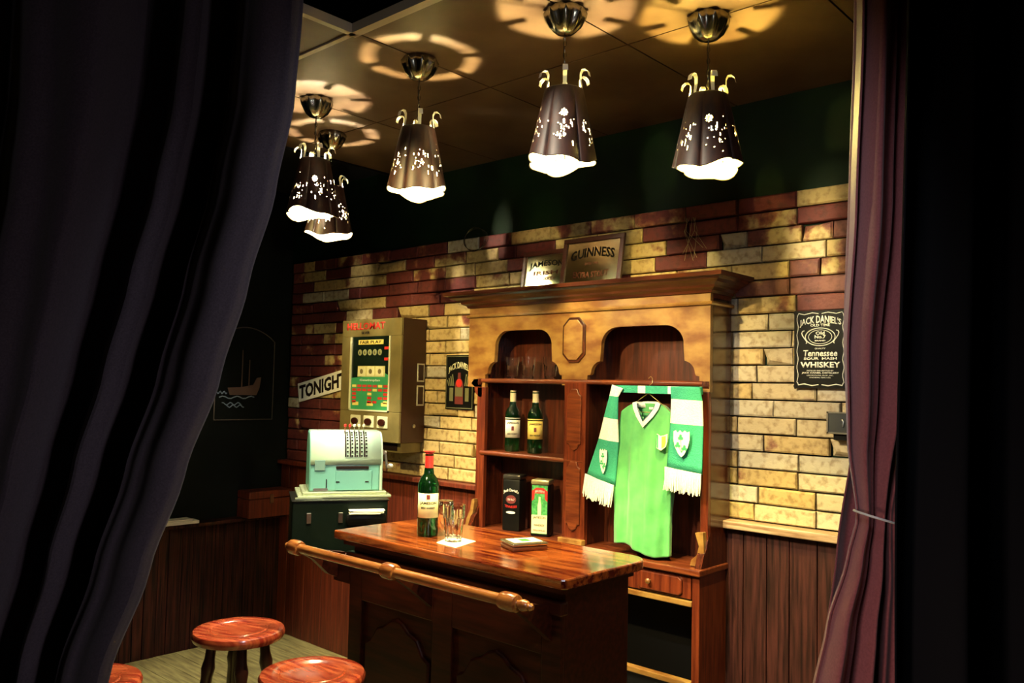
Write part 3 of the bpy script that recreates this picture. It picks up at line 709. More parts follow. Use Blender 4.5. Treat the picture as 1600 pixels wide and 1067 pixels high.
for i in range(17):
    a = PI*i/16; x = -1.862-.056*math.cos(a); y = YJ-.002+.045*math.sin(a)
    vs += [(x, y, 1.553+.003*math.sin(a)), (x, y+.001, 1.533-.004*math.sin(a))]
for i in range(16): fs.append((2*i, 2*i+1, 2*i+3, 2*i+2))
b.add(vs, fs); o = b.build('back_collar', M_wknit, j, True); sd = o.modifiers.new('t', 'SOLIDIFY'); sd.thickness = .002
MB().box(-1.872, -1.850, YJ+.034, YJ+.036, 1.524, 1.533).build('size_tag', M_lab_w, j)
sh_ = [(-1.805, 1.428), (-1.790, 1.420), (-1.772, 1.424), (-1.758, 1.430), (-1.758, 1.400), (-1.764, 1.380), (-1.785, 1.364), (-1.806, 1.372)]
pt_ = MB().prism([(x+.012, z+.002) for x, z in sh_], YJ-.031, YJ-.026).build('badge', M_lab_w, j)
MB().prism([(-1.795, 1.420), (-1.789, 1.417), (-1.789, 1.372), (-1.795, 1.374)][::-1] if False else [(-1.792, 1.428), (-1.786, 1.426), (-1.786, 1.374), (-1.792, 1.376)], YJ-.0325, YJ-.031).build('badge_green', M_patch_g, pt_)
MB().prism([(-1.770, 1.420), (-1.752, 1.424), (-1.752, 1.396), (-1.757, 1.382), (-1.770, 1.374)], YJ-.0325, YJ-.031).build('badge_orange', M_orange, pt_)
# scarf
sf = thing('football_scarf', 'green and white striped scarf with shield crests draped either side of jersey', 'scarf', (0, 0, 0))
def strip(rows, name, mats_, y0, seed=0, nu=16):
    """rows: (xl, zl, xr, zr, material index)"""
    vs = []; fs = []; ms = []; sub = 6; RR = []
    for i in range(len(rows)-1):
        for k in range(sub):
            t_ = k/sub; RR.append(([rows[i][q]*(1-t_)+rows[i+1][q]*t_ for q in range(4)], rows[i][4]))
    RR.append((list(rows[-1][:4]), rows[-1][4]))
    for i, (r, m_) in enumerate(RR):
        for u in range(nu+1):
            t_ = u/nu; x = r[0]*(1-t_)+r[2]*t_; z = r[1]*(1-t_)+r[3]*t_
            vs.append((x, y0-.007*math.sin(t_*PI)-.004*math.sin(t_*7+i*.15+seed)*min(1, i/8), z))
    b = MB()
    for i in range(len(RR)-1):
        fs = [(i*(nu+1)+u, i*(nu+1)+u+1, (i+1)*(nu+1)+u+1, (i+1)*(nu+1)+u) for u in range(nu)]
        b.f += fs; b.m += [RR[i][1]]*len(fs)
    b.v = vs; o = b.build(name, mats_, sf, True); sd = o.modifiers.new('t', 'SOLIDIFY'); sd.thickness = .007; sd.offset = 1
    return o
MT = [M_teal, M_wknit]
YS = 2.852
strip([(-2.020, 1.622, -1.965, 1.606, 1), (-2.030, 1.575, -1.985, 1.572, 0), (-2.058, 1.485, -1.988, 1.478, 1), (-2.085, 1.395, -1.985, 1.385, 0), (-2.145, 1.240, -2.000, 1.205, 0)], 'scarf_end', MT, YS, 1)
strip([(-1.740, 1.618, -1.612, 1.618, 0), (-1.738, 1.570, -1.602, 1.565, 1), (-1.742, 1.475, -1.598, 1.470, 0), (-1.755, 1.300, -1.600, 1.285, 0)], 'scarf_end', MT, YS, 3)
b = MB()   # band across under the shelf
segs = [(-2.01, -1.90, 0), (-1.90, -1.865, 1), (-1.865, -1.76, 0), (-1.76, -1.71, 1), (-1.71, -1.61, 0)]
for x0, x1, m_ in segs: b.box(x0, x1, YS+.012, YS+.022, 1.588+.01*abs(x0+1.8), 1.619, m_)
b.build('scarf_middle', MT, sf)
def fringe(xl, zl, xr, zr, dl, dx, seed):
    R = random.Random(seed); b = MB(); n = 46
    for i in range(n):
        t_ = i/(n-1); x = xl*(1-t_)+xr*t_; z = zl*(1-t_)+zr*t_; L = dl*R.uniform(.88, 1.08); yy = YS-.004-.006*math.sin(t_*PI)
        b.tube([(x, yy, z+.004), (x+dx*.5+R.uniform(-.002, .002), yy-R.uniform(0, .004), z-L*.5), (x+dx+R.uniform(-.004, .004), yy-R.uniform(-.003, .005), z-L)], [.0026, .0028, .0018], 5)
    o = b.build('fringe', M_wknit, sf, True); o['kind'] = 'stuff'
fringe(-2.145, 1.240, -2.002, 1.205, .088, -.012, 1); fringe(-1.757, 1.300, -1.602, 1.285, .082, -.002, 2)
def crest(cx, cz, s_, sk, y):
    o1 = [(-1, .9), (-.75, .98), (-.5, .8), (-.2, 1), (.1, .82), (.4, 1), (.7, .85), (1, .95), (1.02, .3), (.8, -.3), (.35, -.85), (0, -1.05), (-.4, -.8), (-.85, -.25), (-1.02, .3)]
    T = lambda p: [(cx+a*.030*s_+sk*b_*.0, cz+b_*.050+sk*a*.012) for a, b_ in p]
    o = MB().prism(T(o1), y-.0015, y).build('crest', M_lab_w, sf)
    for (lx, lz) in ((-.1, .45), (-.45, -.15), (.4, -.35)):
        b = MB()
        for k in range(3):
            a = PI/2+k*2*PI/3; b.lathe([(.0005, -.0012), (.0058*s_**.5, -.0012), (.0058*s_**.5, 0), (.0005, 0)], 10, axis='y', c=(cx+lx*.030*s_+.006*s_**.5*math.cos(a), y-.0016, cz+lz*.050+.006*math.sin(a)))
        b.tube([(cx+lx*.030*s_, y-.002, cz+lz*.050), (cx+.05*.03, y-.002, cz-.035)], .0012, 6); b.build('shamrock', M_patch_g, o)
crest(-2.045, 1.305, .62, 0, YS-.018); crest(-1.675, 1.400, 1.15, 0, YS-.022)

# ================================================================== THE BAR
bar = thing('bar_counter', 'short dark wooden bar with polished reddish top and carved front panels', 'bar', (0, 0, 0))
BX0, BX1, BF, BBk = -2.492, -1.437, 1.82, 2.262
o = [(BX0, BF), (BX1-.012, BF), (BX1, BF+.010)]+[(BX1-.075+.075*math.cos(math.radians(a)), BBk-.075+.075*math.sin(math.radians(a))) for a in range(0, 91, 10)]+[(BX0, BBk)]
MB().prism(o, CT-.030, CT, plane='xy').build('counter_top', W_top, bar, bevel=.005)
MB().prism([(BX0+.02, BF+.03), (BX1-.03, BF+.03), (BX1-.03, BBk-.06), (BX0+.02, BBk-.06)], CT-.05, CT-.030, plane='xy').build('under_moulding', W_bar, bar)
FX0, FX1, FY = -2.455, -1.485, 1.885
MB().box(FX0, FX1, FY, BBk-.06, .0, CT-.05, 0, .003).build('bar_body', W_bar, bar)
# frame and panels on the front
b = MB()
for x0, x1 in ((FX0, FX0+.07), (FX0+.44, FX0+.53), (FX1-.07, FX1)): b.box(x0, x1, FY-.016, FY+.002, .08, CT-.10, 0, .003)
b.box(FX0+.07, FX0+.44, FY-.016, FY+.002, .84, CT-.10, 0, .003); b.box(FX0+.53, FX1-.07, FY-.016, FY+.002, .84, CT-.10, 0, .003)
b.box(FX0, FX1, FY-.016, FY+.002, .0, .12, 0, .003)
b.build('front_frame', W_bar, bar)
MB().box(FX0-.01, FX1+.012, FY-.03, FY+.002, CT-.115, CT-.075, 0, .006).build('front_moulding', W_bar, bar)
for x0, x1 in ((FX0+.09, FX0+.42), (FX0+.55, FX1-.09)):
    w_ = x1-x0; cx_ = (x0+x1)/2
    pr = [(x0, .15), (x1, .15), (x1, .70), (x1-.03, .715), (x1-.06, .76), (x1-.10, .775), (cx_+.03, .80), (cx_, .81), (cx_-.03, .80), (x0+.10, .775), (x0+.06, .76), (x0+.03, .715), (x0, .70)]
    MB().prism(pr, FY-.012, FY+.002).build('raised_panel', W_bar, bar, bevel=.008)
for xb in (-2.56+.035, -2.035+.0, -1.515): pass
# hand rail with brackets
rail = MB(); RY, RZ = 1.70, 1.022
prof = [(.006, -2.607), (.011, -2.600), (.013, -2.592), (.008, -2.583), (.012, -2.575), (.0155, -2.565), (.0165, -2.50), (.0165, -1.53), (.0155, -1.505), (.009, -1.498), (.014, -1.490), (.017, -1.478), (.014, -1.466), (.008, -1.461), (.011, -1.453), (.006, -1.446)]
rail.lathe(prof, 24, axis='x', c=(0, RY, RZ)); rail.build('hand_rail', W_rail, bar, True)
for xb in (-2.545, -2.030, -1.530):
    br = MB(); br.lathe([(.0175, -.030), (.023, -.028), (.026, -.018), (.0262, 0), (.026, .018), (.023, .028), (.0175, .030)], 24, axis='x', c=(xb, RY, RZ))
    a = MB()
    pr = [(RY+.012, RZ-.004), (RY+.06, RZ-.012), (FY-.012, RZ-.04), (FY-.012, RZ-.14), (FY-.05, RZ-.11), (RY+.07, RZ-.06), (RY+.02, RZ-.026)]
    ar = MB()
    if xb > -2.46: ar.prism(pr, xb-.012, xb+.012, plane='yz')
    else:
        ar.prism([(RY+.012, RZ-.004), (RY+.06, RZ-.012), (FY+.02, RZ-.04), (FY+.02, RZ-.14), (FY-.05, RZ-.11), (RY+.07, RZ-.05), (RY+.02, RZ-.022)], xb-.012, xb+.012, plane='yz')
        ar.box(xb-.012, FX0+.01, FY-.01, FY+.04, RZ-.14, RZ-.05)
    rb_ = br.build('rail_bracket', W_rail, bar, True); ar.build('bracket_arm', W_bar, rb_)
# small cigarette tin on the counter
t = thing('cigarette_tin', 'small brown and silver tin with pale label lying on the counter', 'tin', (-1.812, 2.078, CT), math.radians(-24))
MB().box(-.052, .052, -.062, .062, 0, .016, 0, .005).build('tin_base', M_tinbr := mat('tin_brown', (.16, .05, .025), .3, .5), t, True)
MB().box(-.053, .053, -.063, .063, .016, .026, 0, .004).build('tin_lid', M_tinsil := mat('tin_silver', (.45, .40, .28), .25, .9), t, True)
MB().box(-.036, .036, -.050, .050, .0255, .0268).build('label', M_lab_w, t)
MB().box(-.022, .022, -.016, .016, .0268, .0272).build('label_picture', M_tingreen, t)

# ================================================================== CASH MACHINE ON ITS CASE
RA = math.radians(59)
u = Vector((math.cos(RA), math.sin(RA), 0)); nrm = Vector((math.sin(RA), -math.cos(RA), 0))
fl, fr = Vector((-3.08, 2.04, 0)), Vector((-2.90, 2.40, 0)); fc = (fl+fr)/2
case = thing('equipment_case', 'black green case with metal latches standing left behind the bar', 'case', (fc.x-nrm.x*.19, fc.y-nrm.y*.19, .865), RA)
MB().box(-.205, .205, -.165, .165, 0, .222, 0, .004).build('case_body', M_casebk, case)
for lx in (-.135, .0):
    MB().box(lx-.010, lx+.010, -.172, -.165, .130, .175, 0, .002).build('latch', M_steel, case)
d = MB(); d.box(.02, .20, -.205, -.160, .118, .172, 0, .02); d.build('drawer', M_blk, case, True)
MB().box(-.21, .21, -.172, .17, .222, .228, 0, .002).build('case_lid', M_blk, case)
# stand beneath
st = MB(); st.box(-.05, .05, -.05, .05, .02, .845, 0, .003); st.box(-.09, .06, -.09, .09, 0, .02); st.box(-.07, .07, -.09, .09, .845, .865)
so = st.build('case_stand', M_blk); so.location = (case.location.x+.09, case.location.y+.10, 0); so.rotation_euler = (0, 0, RA); tag(so, 'black pedestal stand carrying the case, mostly hidden behind the bar', 'stand')
pp = MB(); Rr = random.Random(4)
for k in range(7):
    a = Rr.uniform(-.15, .15); x0 = .03+Rr.uniform(0, .03); x1 = .17+Rr.uniform(-.02, .02); z = .1725+k*.002
    pp.add([(x0, -.212+Rr.uniform(-.01, .01), z), (x1, -.212+Rr.uniform(-.01, .01), z), (x1+a*.05, -.168, z+.002), (x0, -.168, z+.002), (x0, -.212, z+.0015), (x1, -.212, z+.0015), (x1, -.168, z+.0035), (x0, -.168, z+.0035)], [(0, 1, 2, 3), (4, 7, 6, 5), (0, 4, 5, 1), (1, 5, 6, 2), (2, 6, 7, 3), (3, 7, 4, 0)])
po = pp.build('paper_stack', M_paper); po.location = case.location; po.rotation_euler = case.rotation_euler; tag(po, 'loose white papers lying in the front of the black case', 'papers')
MTOP = .865+.228
reg = thing('cash_machine', 'blue green vintage adding machine with levers and crank on the black case', 'cash register', (-3.02-nrm.x*.20, 2.265-nrm.y*.20, MTOP), RA)
pl = MB(); pl.box(-.205, .205, -.165, .165, 0, .012, 0, .003); pl.box(-.185, .185, -.150, .155, .012, .026, 0, .004); pl.box(-.215, -.10, -.172, -.165, 0, .006)
pl.build('base_plate', mat('greenish_chrome', (.42, .48, .34), .25, .5), reg)
# body: quarter round top at the front
hw, dp, hh = .157, .125, .262
zb = .026
pf = [(-dp, zb), (-dp, zb+.115)]+[(-dp+.09-.09*math.cos(math.radians(a)), zb+.115+(hh-.115)*math.sin(math.radians(a))) for a in range(10, 91, 10)]+[(dp-.05, zb+hh), (dp, zb+hh-.05), (dp, zb)]
MB().prism(pf, -hw, hw, plane='yz').build('casing', M_teal_en, reg, True, bevel=.008)
sp = [(a-.003 if i_ else a, b_+.001) for i_, (a, b_) in enumerate(pf[1:-2])]
cov = MB(); vs = []; fs = []
cp = pf[1:13]
for x in (-hw+.004, hw+.003):
    for (a, b_) in cp: vs.append((x, a-.004, b_+.003))
n = len(cp)
for i in range(n-1): fs.append((i, i+1, n+i+1, n+i))
cov.add(vs, fs); co = cov.build('top_cover', M_lit_teal_en, reg, True); sd = co.modifiers.new('t', 'SOLIDIFY'); sd.thickness = .004
# side cheek, pale
MB().prism([(a*1.02, b_) for a, b_ in pf], hw-.001, hw+.012, plane='yz').build('side_cheek', M_lit_teal_en, reg, True, bevel=.004)
# slots with levers
def arcp(q): # q 0..1 on the curved front
    a = math.radians(90*q); return (-dp+.09-.09*math.cos(a), zb+.115+(hh-.115)*math.sin(a))
for k in range(5):
    x = .000+k*.021; b = MB(); vs = []; fs = []
    for i in range(12):
        y, z = arcp(.16+.70*i/11); ny, nz = -math.cos(math.radians(90*(.16+.7*i/11))), math.sin(math.radians(90*(.16+.7*i/11)))
        for s_ in (-.0035, .0035): vs.append((x+s_, y+ny*.0085, z+nz*.0065))
    for i in range(11): fs.append((2*i, 2*i+1, 2*i+3, 2*i+2))
    b.add(vs, fs); so_ = b.build('lever_slot', M_ink, reg); sd = so_.modifiers.new('t', 'SOLIDIFY'); sd.thickness = .001
    nb = MB()
    for i in range(8):
        y, z = arcp(.18+.58*i/7); a = math.radians(90*(.18+.58*i/7)); nb.box(x+.005, x+.013, y-.009*math.cos(a)-.001, y-.009*math.cos(a)+.001, z+.0065*math.sin(a)-.004, z+.0065*math.sin(a)+.003)
    nb.build('number_strip', M_ink, so_)
    y, z = arcp(.86); lv = MB().tube([(x, y, z), (x, y-.012, z+.028)], .002, 8); lv.lathe([(.001, 0), (.006, .003), (.0065, .010), (.004, .015), (.001, .016)], 12, c=(x, y-.012, z+.024)); lv.build('lever', (M_redp, M_redp, M_lab_w, M_cream, M_cream)[k], reg, True)
MB().box(-.04, .105, -dp-.008, -dp, .125, .138, 0, .002).build('paper_slot', M_ink, reg)
MB().box(-.042, .12, -dp-.005, -dp, .03, .118, 0, .003).build('front_door', M_teal_en, reg)
for x in (-.032, .098): MB().box(x-.008, x+.008, -dp-.007, -dp-.004, .066, .070).build('door_catch', M_ink, reg)
MB().box(-.135, -.088, -dp-.004, -dp, .118, .165, 0, .002).build('side_window', mat('grey_window', (.16, .30, .30), .3), reg)
MB().box(-.083, -.079, -dp-.003, -dp, .035, .08).build('keyhole_slot', M_ink, reg)
MB().box(-.137, -.075, -dp-.004, -dp, .028, .040).build('maker_plate', M_steel, reg)
cr = MB(); cr.lathe([(.016, 0), (.018, .012), (.010, .018), (.006, .03)], 20, axis='x', c=(hw+.012, -.02, .19)); cr.tube([(hw+.036, -.02, .19), (hw+.042, -.022, .15), (hw+.044, -.022, .13)], .006, 10); cr.lathe([(.006, 0), (.011, .004), (.012, .02), (.009, .032), (.003, .036)], 16, axis='x', c=(hw+.040, -.022, .127))
cr.build('crank', M_white, reg, True)

# ================================================================== FRUIT MACHINE
fx0, fx1, fy, fz0, fz1 = -3.950, -3.428, 2.904, 1.290, 1.962
fm = thing('slot_machine', 'wall mounted slot machine with khaki front and green black glass', 'slot machine', (0, 0, 0))
MB().box(fx0, fx1, fy+.012, YW-.002, fz0, fz1, 0, .003).build('cabinet', M_mbrown, fm)
b = MB(); gx0, gx1, gz0, gz1 = -3.868, -3.515, 1.452, 1.866
b.box(fx0, fx1, fy-.004, fy+.012, gz1, fz1, 0, .003); b.box(fx0, fx1, fy-.004, fy+.012, fz0, gz0, 0, .003); b.box(fx0, gx0, fy-.004, fy+.012, gz0, gz1, 0, .003); b.box(gx1, fx1, fy-.004, fy+.012, gz0, gz1, 0, .003)
b.build('front_frame', M_khaki, fm)
fin = MB(); fin.box(gx0, gx0+.010, fy-.008, fy, gz0, gz1).box(gx1-.010, gx1, fy-.008, fy, gz0, gz1).box(gx0, gx1, fy-.008, fy, gz0, gz0+.008); fin.build('glass_trim', M_cream, fm)
gp = MB().box(gx0, gx1, fy, fy+.01, gz0, gz1).build('game_panel', M_mpanel, fm)
yy = fy-.001
MB().prism([(gx0+.012, gz0+.008), (gx1-.012, gz0+.008), (gx1-.012, 1.65), (gx1-.05, 1.665), (gx1-.09, 1.70), (gx0+.20, 1.68), (gx0+.10, 1.64), (gx0+.012, 1.635)], yy-.0006, yy).build('green_field', M_mgreen, gp)
text('header_lettering', 'HELLOMAT', -3.735, 1.925, fy-.0045, .34, .040, M_redp, fm, bold=.03)
text('header_lettering', 'SILVER', -3.735, 1.888, fy-.0045, .075, .015, M_ink, fm, bold=.03)
MB().box(-3.80, -3.58, yy-.001, yy, 1.822, 1.848).build('play_strip', M_lab_y, gp)
text('lettering', 'FAIR PLAY', -3.69, 1.835, yy-.0012, .19, .017, M_ink, gp, bold=.02)
for k in range(5):
    c = (-3.785+k*.044, yy-.001, 1.778); o = MB().lathe([(.017, 0), (.017, .001)], 20, axis='y', c=c).build('lit_disc', M_disc := bpy.data.materials.get('lit_disc') or mat('lit_disc', (.30, .30, .16), .4), gp); text('digit', '6', c[0], c[2], yy-.0015, .012, .018, M_ink, o)
MB().box(-3.80, -3.56, yy-.001, yy, 1.642, 1.702).build('reel_window', M_lab_y2 := mat('pale_yellow', (.60, .55, .25), .4), gp)
for k in range(3):
    o = MB().box(-3.792+k*.080, -3.732+k*.080, yy-.004, yy-.001, 1.646, 1.698, 0, .003).build('reel', M_lab_c, gp); MB().lathe([(.014, 0), (.014, .001)], 16, axis='y', c=(-3.762+k*.080, yy-.005, 1.672)).build('reel_symbol', M_khaki, o)
text('lettering', 'Gewinnplan', -3.69, 1.622, yy-.0008, .18, .016, M_lab_w, gp, bold=.02)
Rg = random.Random(3)
for r in range(5):
    for c_ in range(7):
        if r > 1 and c_ in (1, 2, 4, 5) and Rg.random() < .8 : continue
        x = -3.845+c_*.046; z = 1.598-r*.022
        MB().box(x, x+.036, yy-.0014, yy-.0006, z-.014, z).build('prize_tag', M_redp if (r+c_) % 5 else M_lab_y, gp)
for z in (1.80, 1.74): MB().box(gx1-.055, gx1-.02, yy-.001, yy, z-.008, z+.008).build('red_lamp', M_redp, gp)
for x in (-3.84, -3.71, -3.585): MB().box(x, x+.055, yy-.0014, yy-.0006, gz0+.03, gz0+.05).build('prize_tag', M_lab_y, gp)
for k in range(3):
    x = -3.80+k*.118; o = MB().box(x-.045, x+.045, fy-.010, fy-.003, 1.362, 1.428, 0, .004).build('button_plate', M_cream, fm)
    MB().prism([(x+.030*math.cos(a), 1.395+.019*math.sin(a)) for a in [i*PI/8 for i in range(16)]], fy-.018, fy-.009).build('push_button', M_mbrown, o, bevel=.002)
# side details
for z0, z1 in ((1.62, 1.72), (1.49, 1.60)):
    b = MB(); b.box(fx1-.001, fx1+.003, fy+.115, fy+.165, z0, z1); b.box(fx1+.002, fx1+.004, fy+.122, fy+.158, z0+.008, z1-.008, 1); b.build('side_vent', [M_cream, M_mbrown], fm)
MB().lathe([(.010, 0), (.010, .004), (.004, .006)], 16, axis='x', c=(fx1, fy+.10, 1.38)).build('side_lock', M_steel, fm, True)
b = MB(); b.box(-3.60, -3.45, fy+.03, YW-.002, 1.235, 1.290, 0, .003); b.build('coin_bracket', M_khaki, fm)
MB().box(-3.60, -3.475, fy+.026, fy+.031, 1.247, 1.282).build('coin_slot', M_ink, fm)

# ================================================================== WALL SIGNS
sg = thing('tonight_sign', 'slanted cream sign with bold black TONIGH lettering left of slot machine', 'sign', (-4.31, YW-.010, 1.597)); sg.rotation_euler = (0, math.radians(-11), 0)
MB().box(-.325, .325, -.004, .004, -.060, .060, 0, .001).build('board', mat('bright_white_board', (.86, .84, .76), .6), sg)
text('lettering', 'TONIGHT', -.060, 0, -.0042, .50, .088, M_ink, sg, shear=.15, bold=.04)
s1 = thing('whiskey_sign', 'narrow black metal sign picturing a bottle, left of the dresser', 'sign', (-3.150, YW-.010, 1.622))
MB().box(-.105, .105, -.003, .003, -.143, .143, 0, .002).build('plate', M_blk, s1)
text('lettering', "JACK DANIEL'S", 0, .085, -.0035, .165, .034, M_lab_c, s1, arc=.026, bold=.02, fan=.4)
b = MB(); b.prism([(-.030, -.115), (.030, -.115), (.030, -.01), (.024, .005), (.011, .018), (.009, .050), (-.009, .050), (-.011, .018), (-.024, .005), (-.030, -.01)], -.0045, -.0025); b.build('bottle_picture', M_dkred, s1)
MB().prism([(-.028, -.075), (.028, -.075), (.028, -.028), (-.028, -.028)], -.0055, -.0045).build('bottle_label', M_ink2 := mat('olive_print', (.14, .14, .07), .5), s1)
MB().lathe([(.022, 0), (.022, .0012)], 20, axis='y', c=(0, -.0058, -.005)).build('red_spot', M_redp, s1)
for sx in (-1, 1):
    b = MB()
    for k in range(4): b.prism([(sx*(.038+k*.012), -.02-k*.0), (sx*(.046+k*.012), -.02), (sx*(.056+k*.013), .040-.010*k), (sx*(.049+k*.013), .042-.010*k)], -.0042, -.0028)
    b.prism([(sx*.045, -.10), (sx*.072, -.10), (sx*.072, -.03), (sx*.045, -.03)], -.0042, -.0028)
    b.build('ray_print', M_ink2, s1)
border = MB()
for z in (-.136, .136): border.box(-.098, .098, -.0042, -.003, z-.002, z+.002)
for x in (-.098, .098): border.box(x-.0015, x+.0015, -.0042, -.003, -.136, .136)
border.build('border', M_ink2, s1)
s2 = thing('whiskey_sign', 'large black and white whiskey label sign on the right brick wall', 'sign', (-1.232, YW-.012, 1.768))
MB().prism([(-.098, -.150), (-.092, -.146), (.092, -.146), (.098, -.150), (.103, -.138), (.100, -.132), (.100, .132), (.103, .138), (.098, .148), (.090, .145), (-.090, .145), (-.098, .148), (-.103, .138), (-.100, .132), (-.100, -.132), (-.103, -.138)], -.003, .004).build('plate', M_blk, s2)
L = M_lab_w; y = -.0034
text('lettering', "JACK DANIEL'S", 0, .108, y, .156, .028, L, s2, arc=.012, bold=.015, fan=.35)
text('lettering', 'OLD TIME', 0, .090, y, .074, .010, L, s2, bold=.02)
text('lettering', 'Old', 0, .060, y, .034, .013, L, s2, bold=.03)
text('lettering', 'No.7', 0, .046, y, .042, .013, L, s2, bold=.03)
text('lettering', 'BRAND', 0, .032, y, .040, .005, L, s2, bold=.03)
for rx, rz in ((.044, .026), (.056, .033)):
    b = MB(); b.tube([(rx*math.cos(2*PI*i/32), y-.001, .046+rz*math.sin(2*PI*i/32)) for i in range(33)], .0011 if rx < .05 else .0016, 6, cap=False); b.build('oval_line', L, s2)
for sx in (-1, 1):
    b = MB(); b.tube([(sx*(.060+.010*math.sin(i*.8)), y-.001, .046+.024*math.cos(i*.45)) for i in range(8)], .0018, 6); b.build('scroll_print', L, s2)
text('lettering', 'QUALITY', 0, .002, y, .040, .006, L, s2)
text('lettering', 'Tennessee', 0, -.015, y, .128, .024, L, s2, shear=.1, bold=.02)
text('lettering', 'SOUR  MASH', 0, -.035, y, .124, .009, L, s2, bold=.03)
text('lettering', 'WHISKEY', 0, -.058, y, .150, .022, L, s2, bold=.03)
text('lettering', 'DISTILLED AND BOTTLED BY', 0, -.080, y, .100, .005, L, s2)
text('lettering', 'JACK DANIEL DISTILLERY', 0, -.089, y, .140, .0075, L, s2, bold=.02)
text('lettering', 'LEM MOTLOW, PROP., INC.', 0, -.098, y, .100, .005, L, s2)
text('lettering', 'LYNCHBURG, TENN. U.S.A.', 0, -.106, y, .080, .005, L, s2)
b = MB()
for sx in (-1, 1):
    b.tube([(sx*(.086+.0025*math.sin(i*1.1)), y-.001, .128-.252*i/24) for i in range(25)], .0013, 6)
    b.tube([(sx*(.086), y-.001, -.124), (sx*.082, y-.001, -.134), (sx*.06, y-.001, -.130), (sx*.03, y-.001, -.136), (sx*.006, y-.001, -.132)], .0020, 6)
    b.tube([(sx*(.086), y-.001, .128), (sx*.082, y-.001, .136), (sx*.06, y-.001, .131), (sx*.03, y-.001, .137), (sx*.006, y-.001, .133)], .0014, 6)
b.build('border', L, s2)
# lock box on the wall
lb = thing('wall_key_box', 'small dark metal box on brick wall half behind the right curtain', 'box', (-1.140, YW-.022, 1.498))
MB().box(-.052, .052, -.022, .018, -.038, .038, 0, .004).build('box_body', mat('slate_metal', (.05, .055, .06), .35, .5), lb)
b = MB(); b.box(-.056, .056, -.024, -.020, .034, .040).box(-.056, .056, -.024, -.020, -.040, -.034).box(-.056, -.050, -.024, -.020, -.04, .04); b.build('metal_edge', M_steel, lb)
MB().tube([(0, -.024, .012), (.006, -.026, .006), (.004, -.026, -.012)], .003, 8).build('hook_latch', M_steel, lb, True)
MB().box(-.035, .052, -.012, .016, -.062, -.038).build('lower_housing', M_blk, lb)
# wires on the wall above the dresser
Rw = random.Random(9)
b = MB()
for k in range(7):
    x = -1.775+Rw.uniform(-.03, .03); b.tube([(x, YW-.012, 2.33), (x+Rw.uniform(-.02, .04), YW-.03, 2.27), (x+Rw.uniform(-.05, .10), YW-.022, 2.20-Rw.uniform(0, .06))], .0009, 5)
tag(b.build('dried_grass', mat('straw', (.30, .24, .13), .6)), 'thin dried grass stalks hanging on the upper bricks right of mirrors', 'dried grass')
b = MB()
for k in range(3): b.tube([(-3.06+.09*math.cos(2*PI*i/28)*(1-.1*k), YW-.008-.004*k, 2.37+.055*math.sin(2*PI*i/28)*(1+.08*k)) for i in range(29)], .0012, 5, cap=False)
tag(b.build('wire_ring', M_dsteel), 'thin dark wire coil hung at the top edge of the bricks', 'wire')

# ================================================================== LEFT WALL THINGS
pn = thing('ship_painting', 'dark arched panel with painted brown sailing ship on left wall', 'painting', (XL+.004, 2.79, 1.36), 0)
# local: Y along the wall, X out of the wall
def ring_lr(pts, x, w_): 
    b = MB(); b.tube([(x, p[0], p[1]) for p in pts], w_, 6, cap=False); return b
op = [(-.20, 0), (.205, 0), (.205, .50)]+[(.205-.405*i/12, .50+.085*math.sin(PI*i/12)**.8) for i in range(1, 12)]+[(-.20, .50), (-.20, 0)]
b = MB(); b.prism([(a, z) for a, z in op[:-1]], 0, .004, plane='yz'); b.build('panel', M_leftwall, pn)
ring_lr(op, .006, .0035).build('outline', M_line := mat('brown_grey_line', (.07, .05, .045), .6), pn)
MB().prism([(-.10, .155), (.085, .155), (.105, .20), (.115, .27), (.085, .265), (.06, .22), (-.02, .205), (-.115, .20)], .004, .007, plane='yz').build('hull_picture', M_hull := mat('hull_brown', (.07, .035, .028), .6), pn)
b = MB()
for a0, h in ((-.02, .44), (.03, .38)): b.box(.004, .007, a0-.003, a0+.003, .20, h)
b.build('mast_picture', M_hull, pn)
b = MB()
for k, (a0, a1, z) in enumerate(((-.17, .07, .14), (-.15, -.02, .10), (-.12, .0, .085), (-.185, -.12, .17))):
    b.tube([(.006, a0+(a1-a0)*i/12, z+.008*math.sin(i*1.3+k)) for i in range(13)], .0035, 6)
b.build('wave_picture', M_wave := mat('wave_blue_white', (.15, .20, .30), .6), pn)
# chest on the ledge
ch = thing('wooden_chest', 'small dark red wooden chest with brass clasp on the left ledge', 'chest', (XL+.075, 2.925, .7555))
MB().box(-.065, .08, -.155, .155, 0, .115, 0, .004).build('chest_body', W_pan2, ch)
MB().box(-.065, .082, -.157, .157, .117, .165, 0, .008).build('lid', W_pan2, ch)
MB().box(.08, .087, -.012, .012, .085, .140, 0, .002).build('clasp', M_steel, ch)
bk = MB(); bk.box(-.04, .04, -.17, .12, 0, .018, 0, .002); bk.box(-.038, .038, -.165, .08, .018, .030, 0, .002)
bo = bk.build('paper_book', M_white); bo.location = (XL+.055, 2.36, .755); tag(bo, 'white papers on the left ledge at the edge of the grey curtain', 'book')

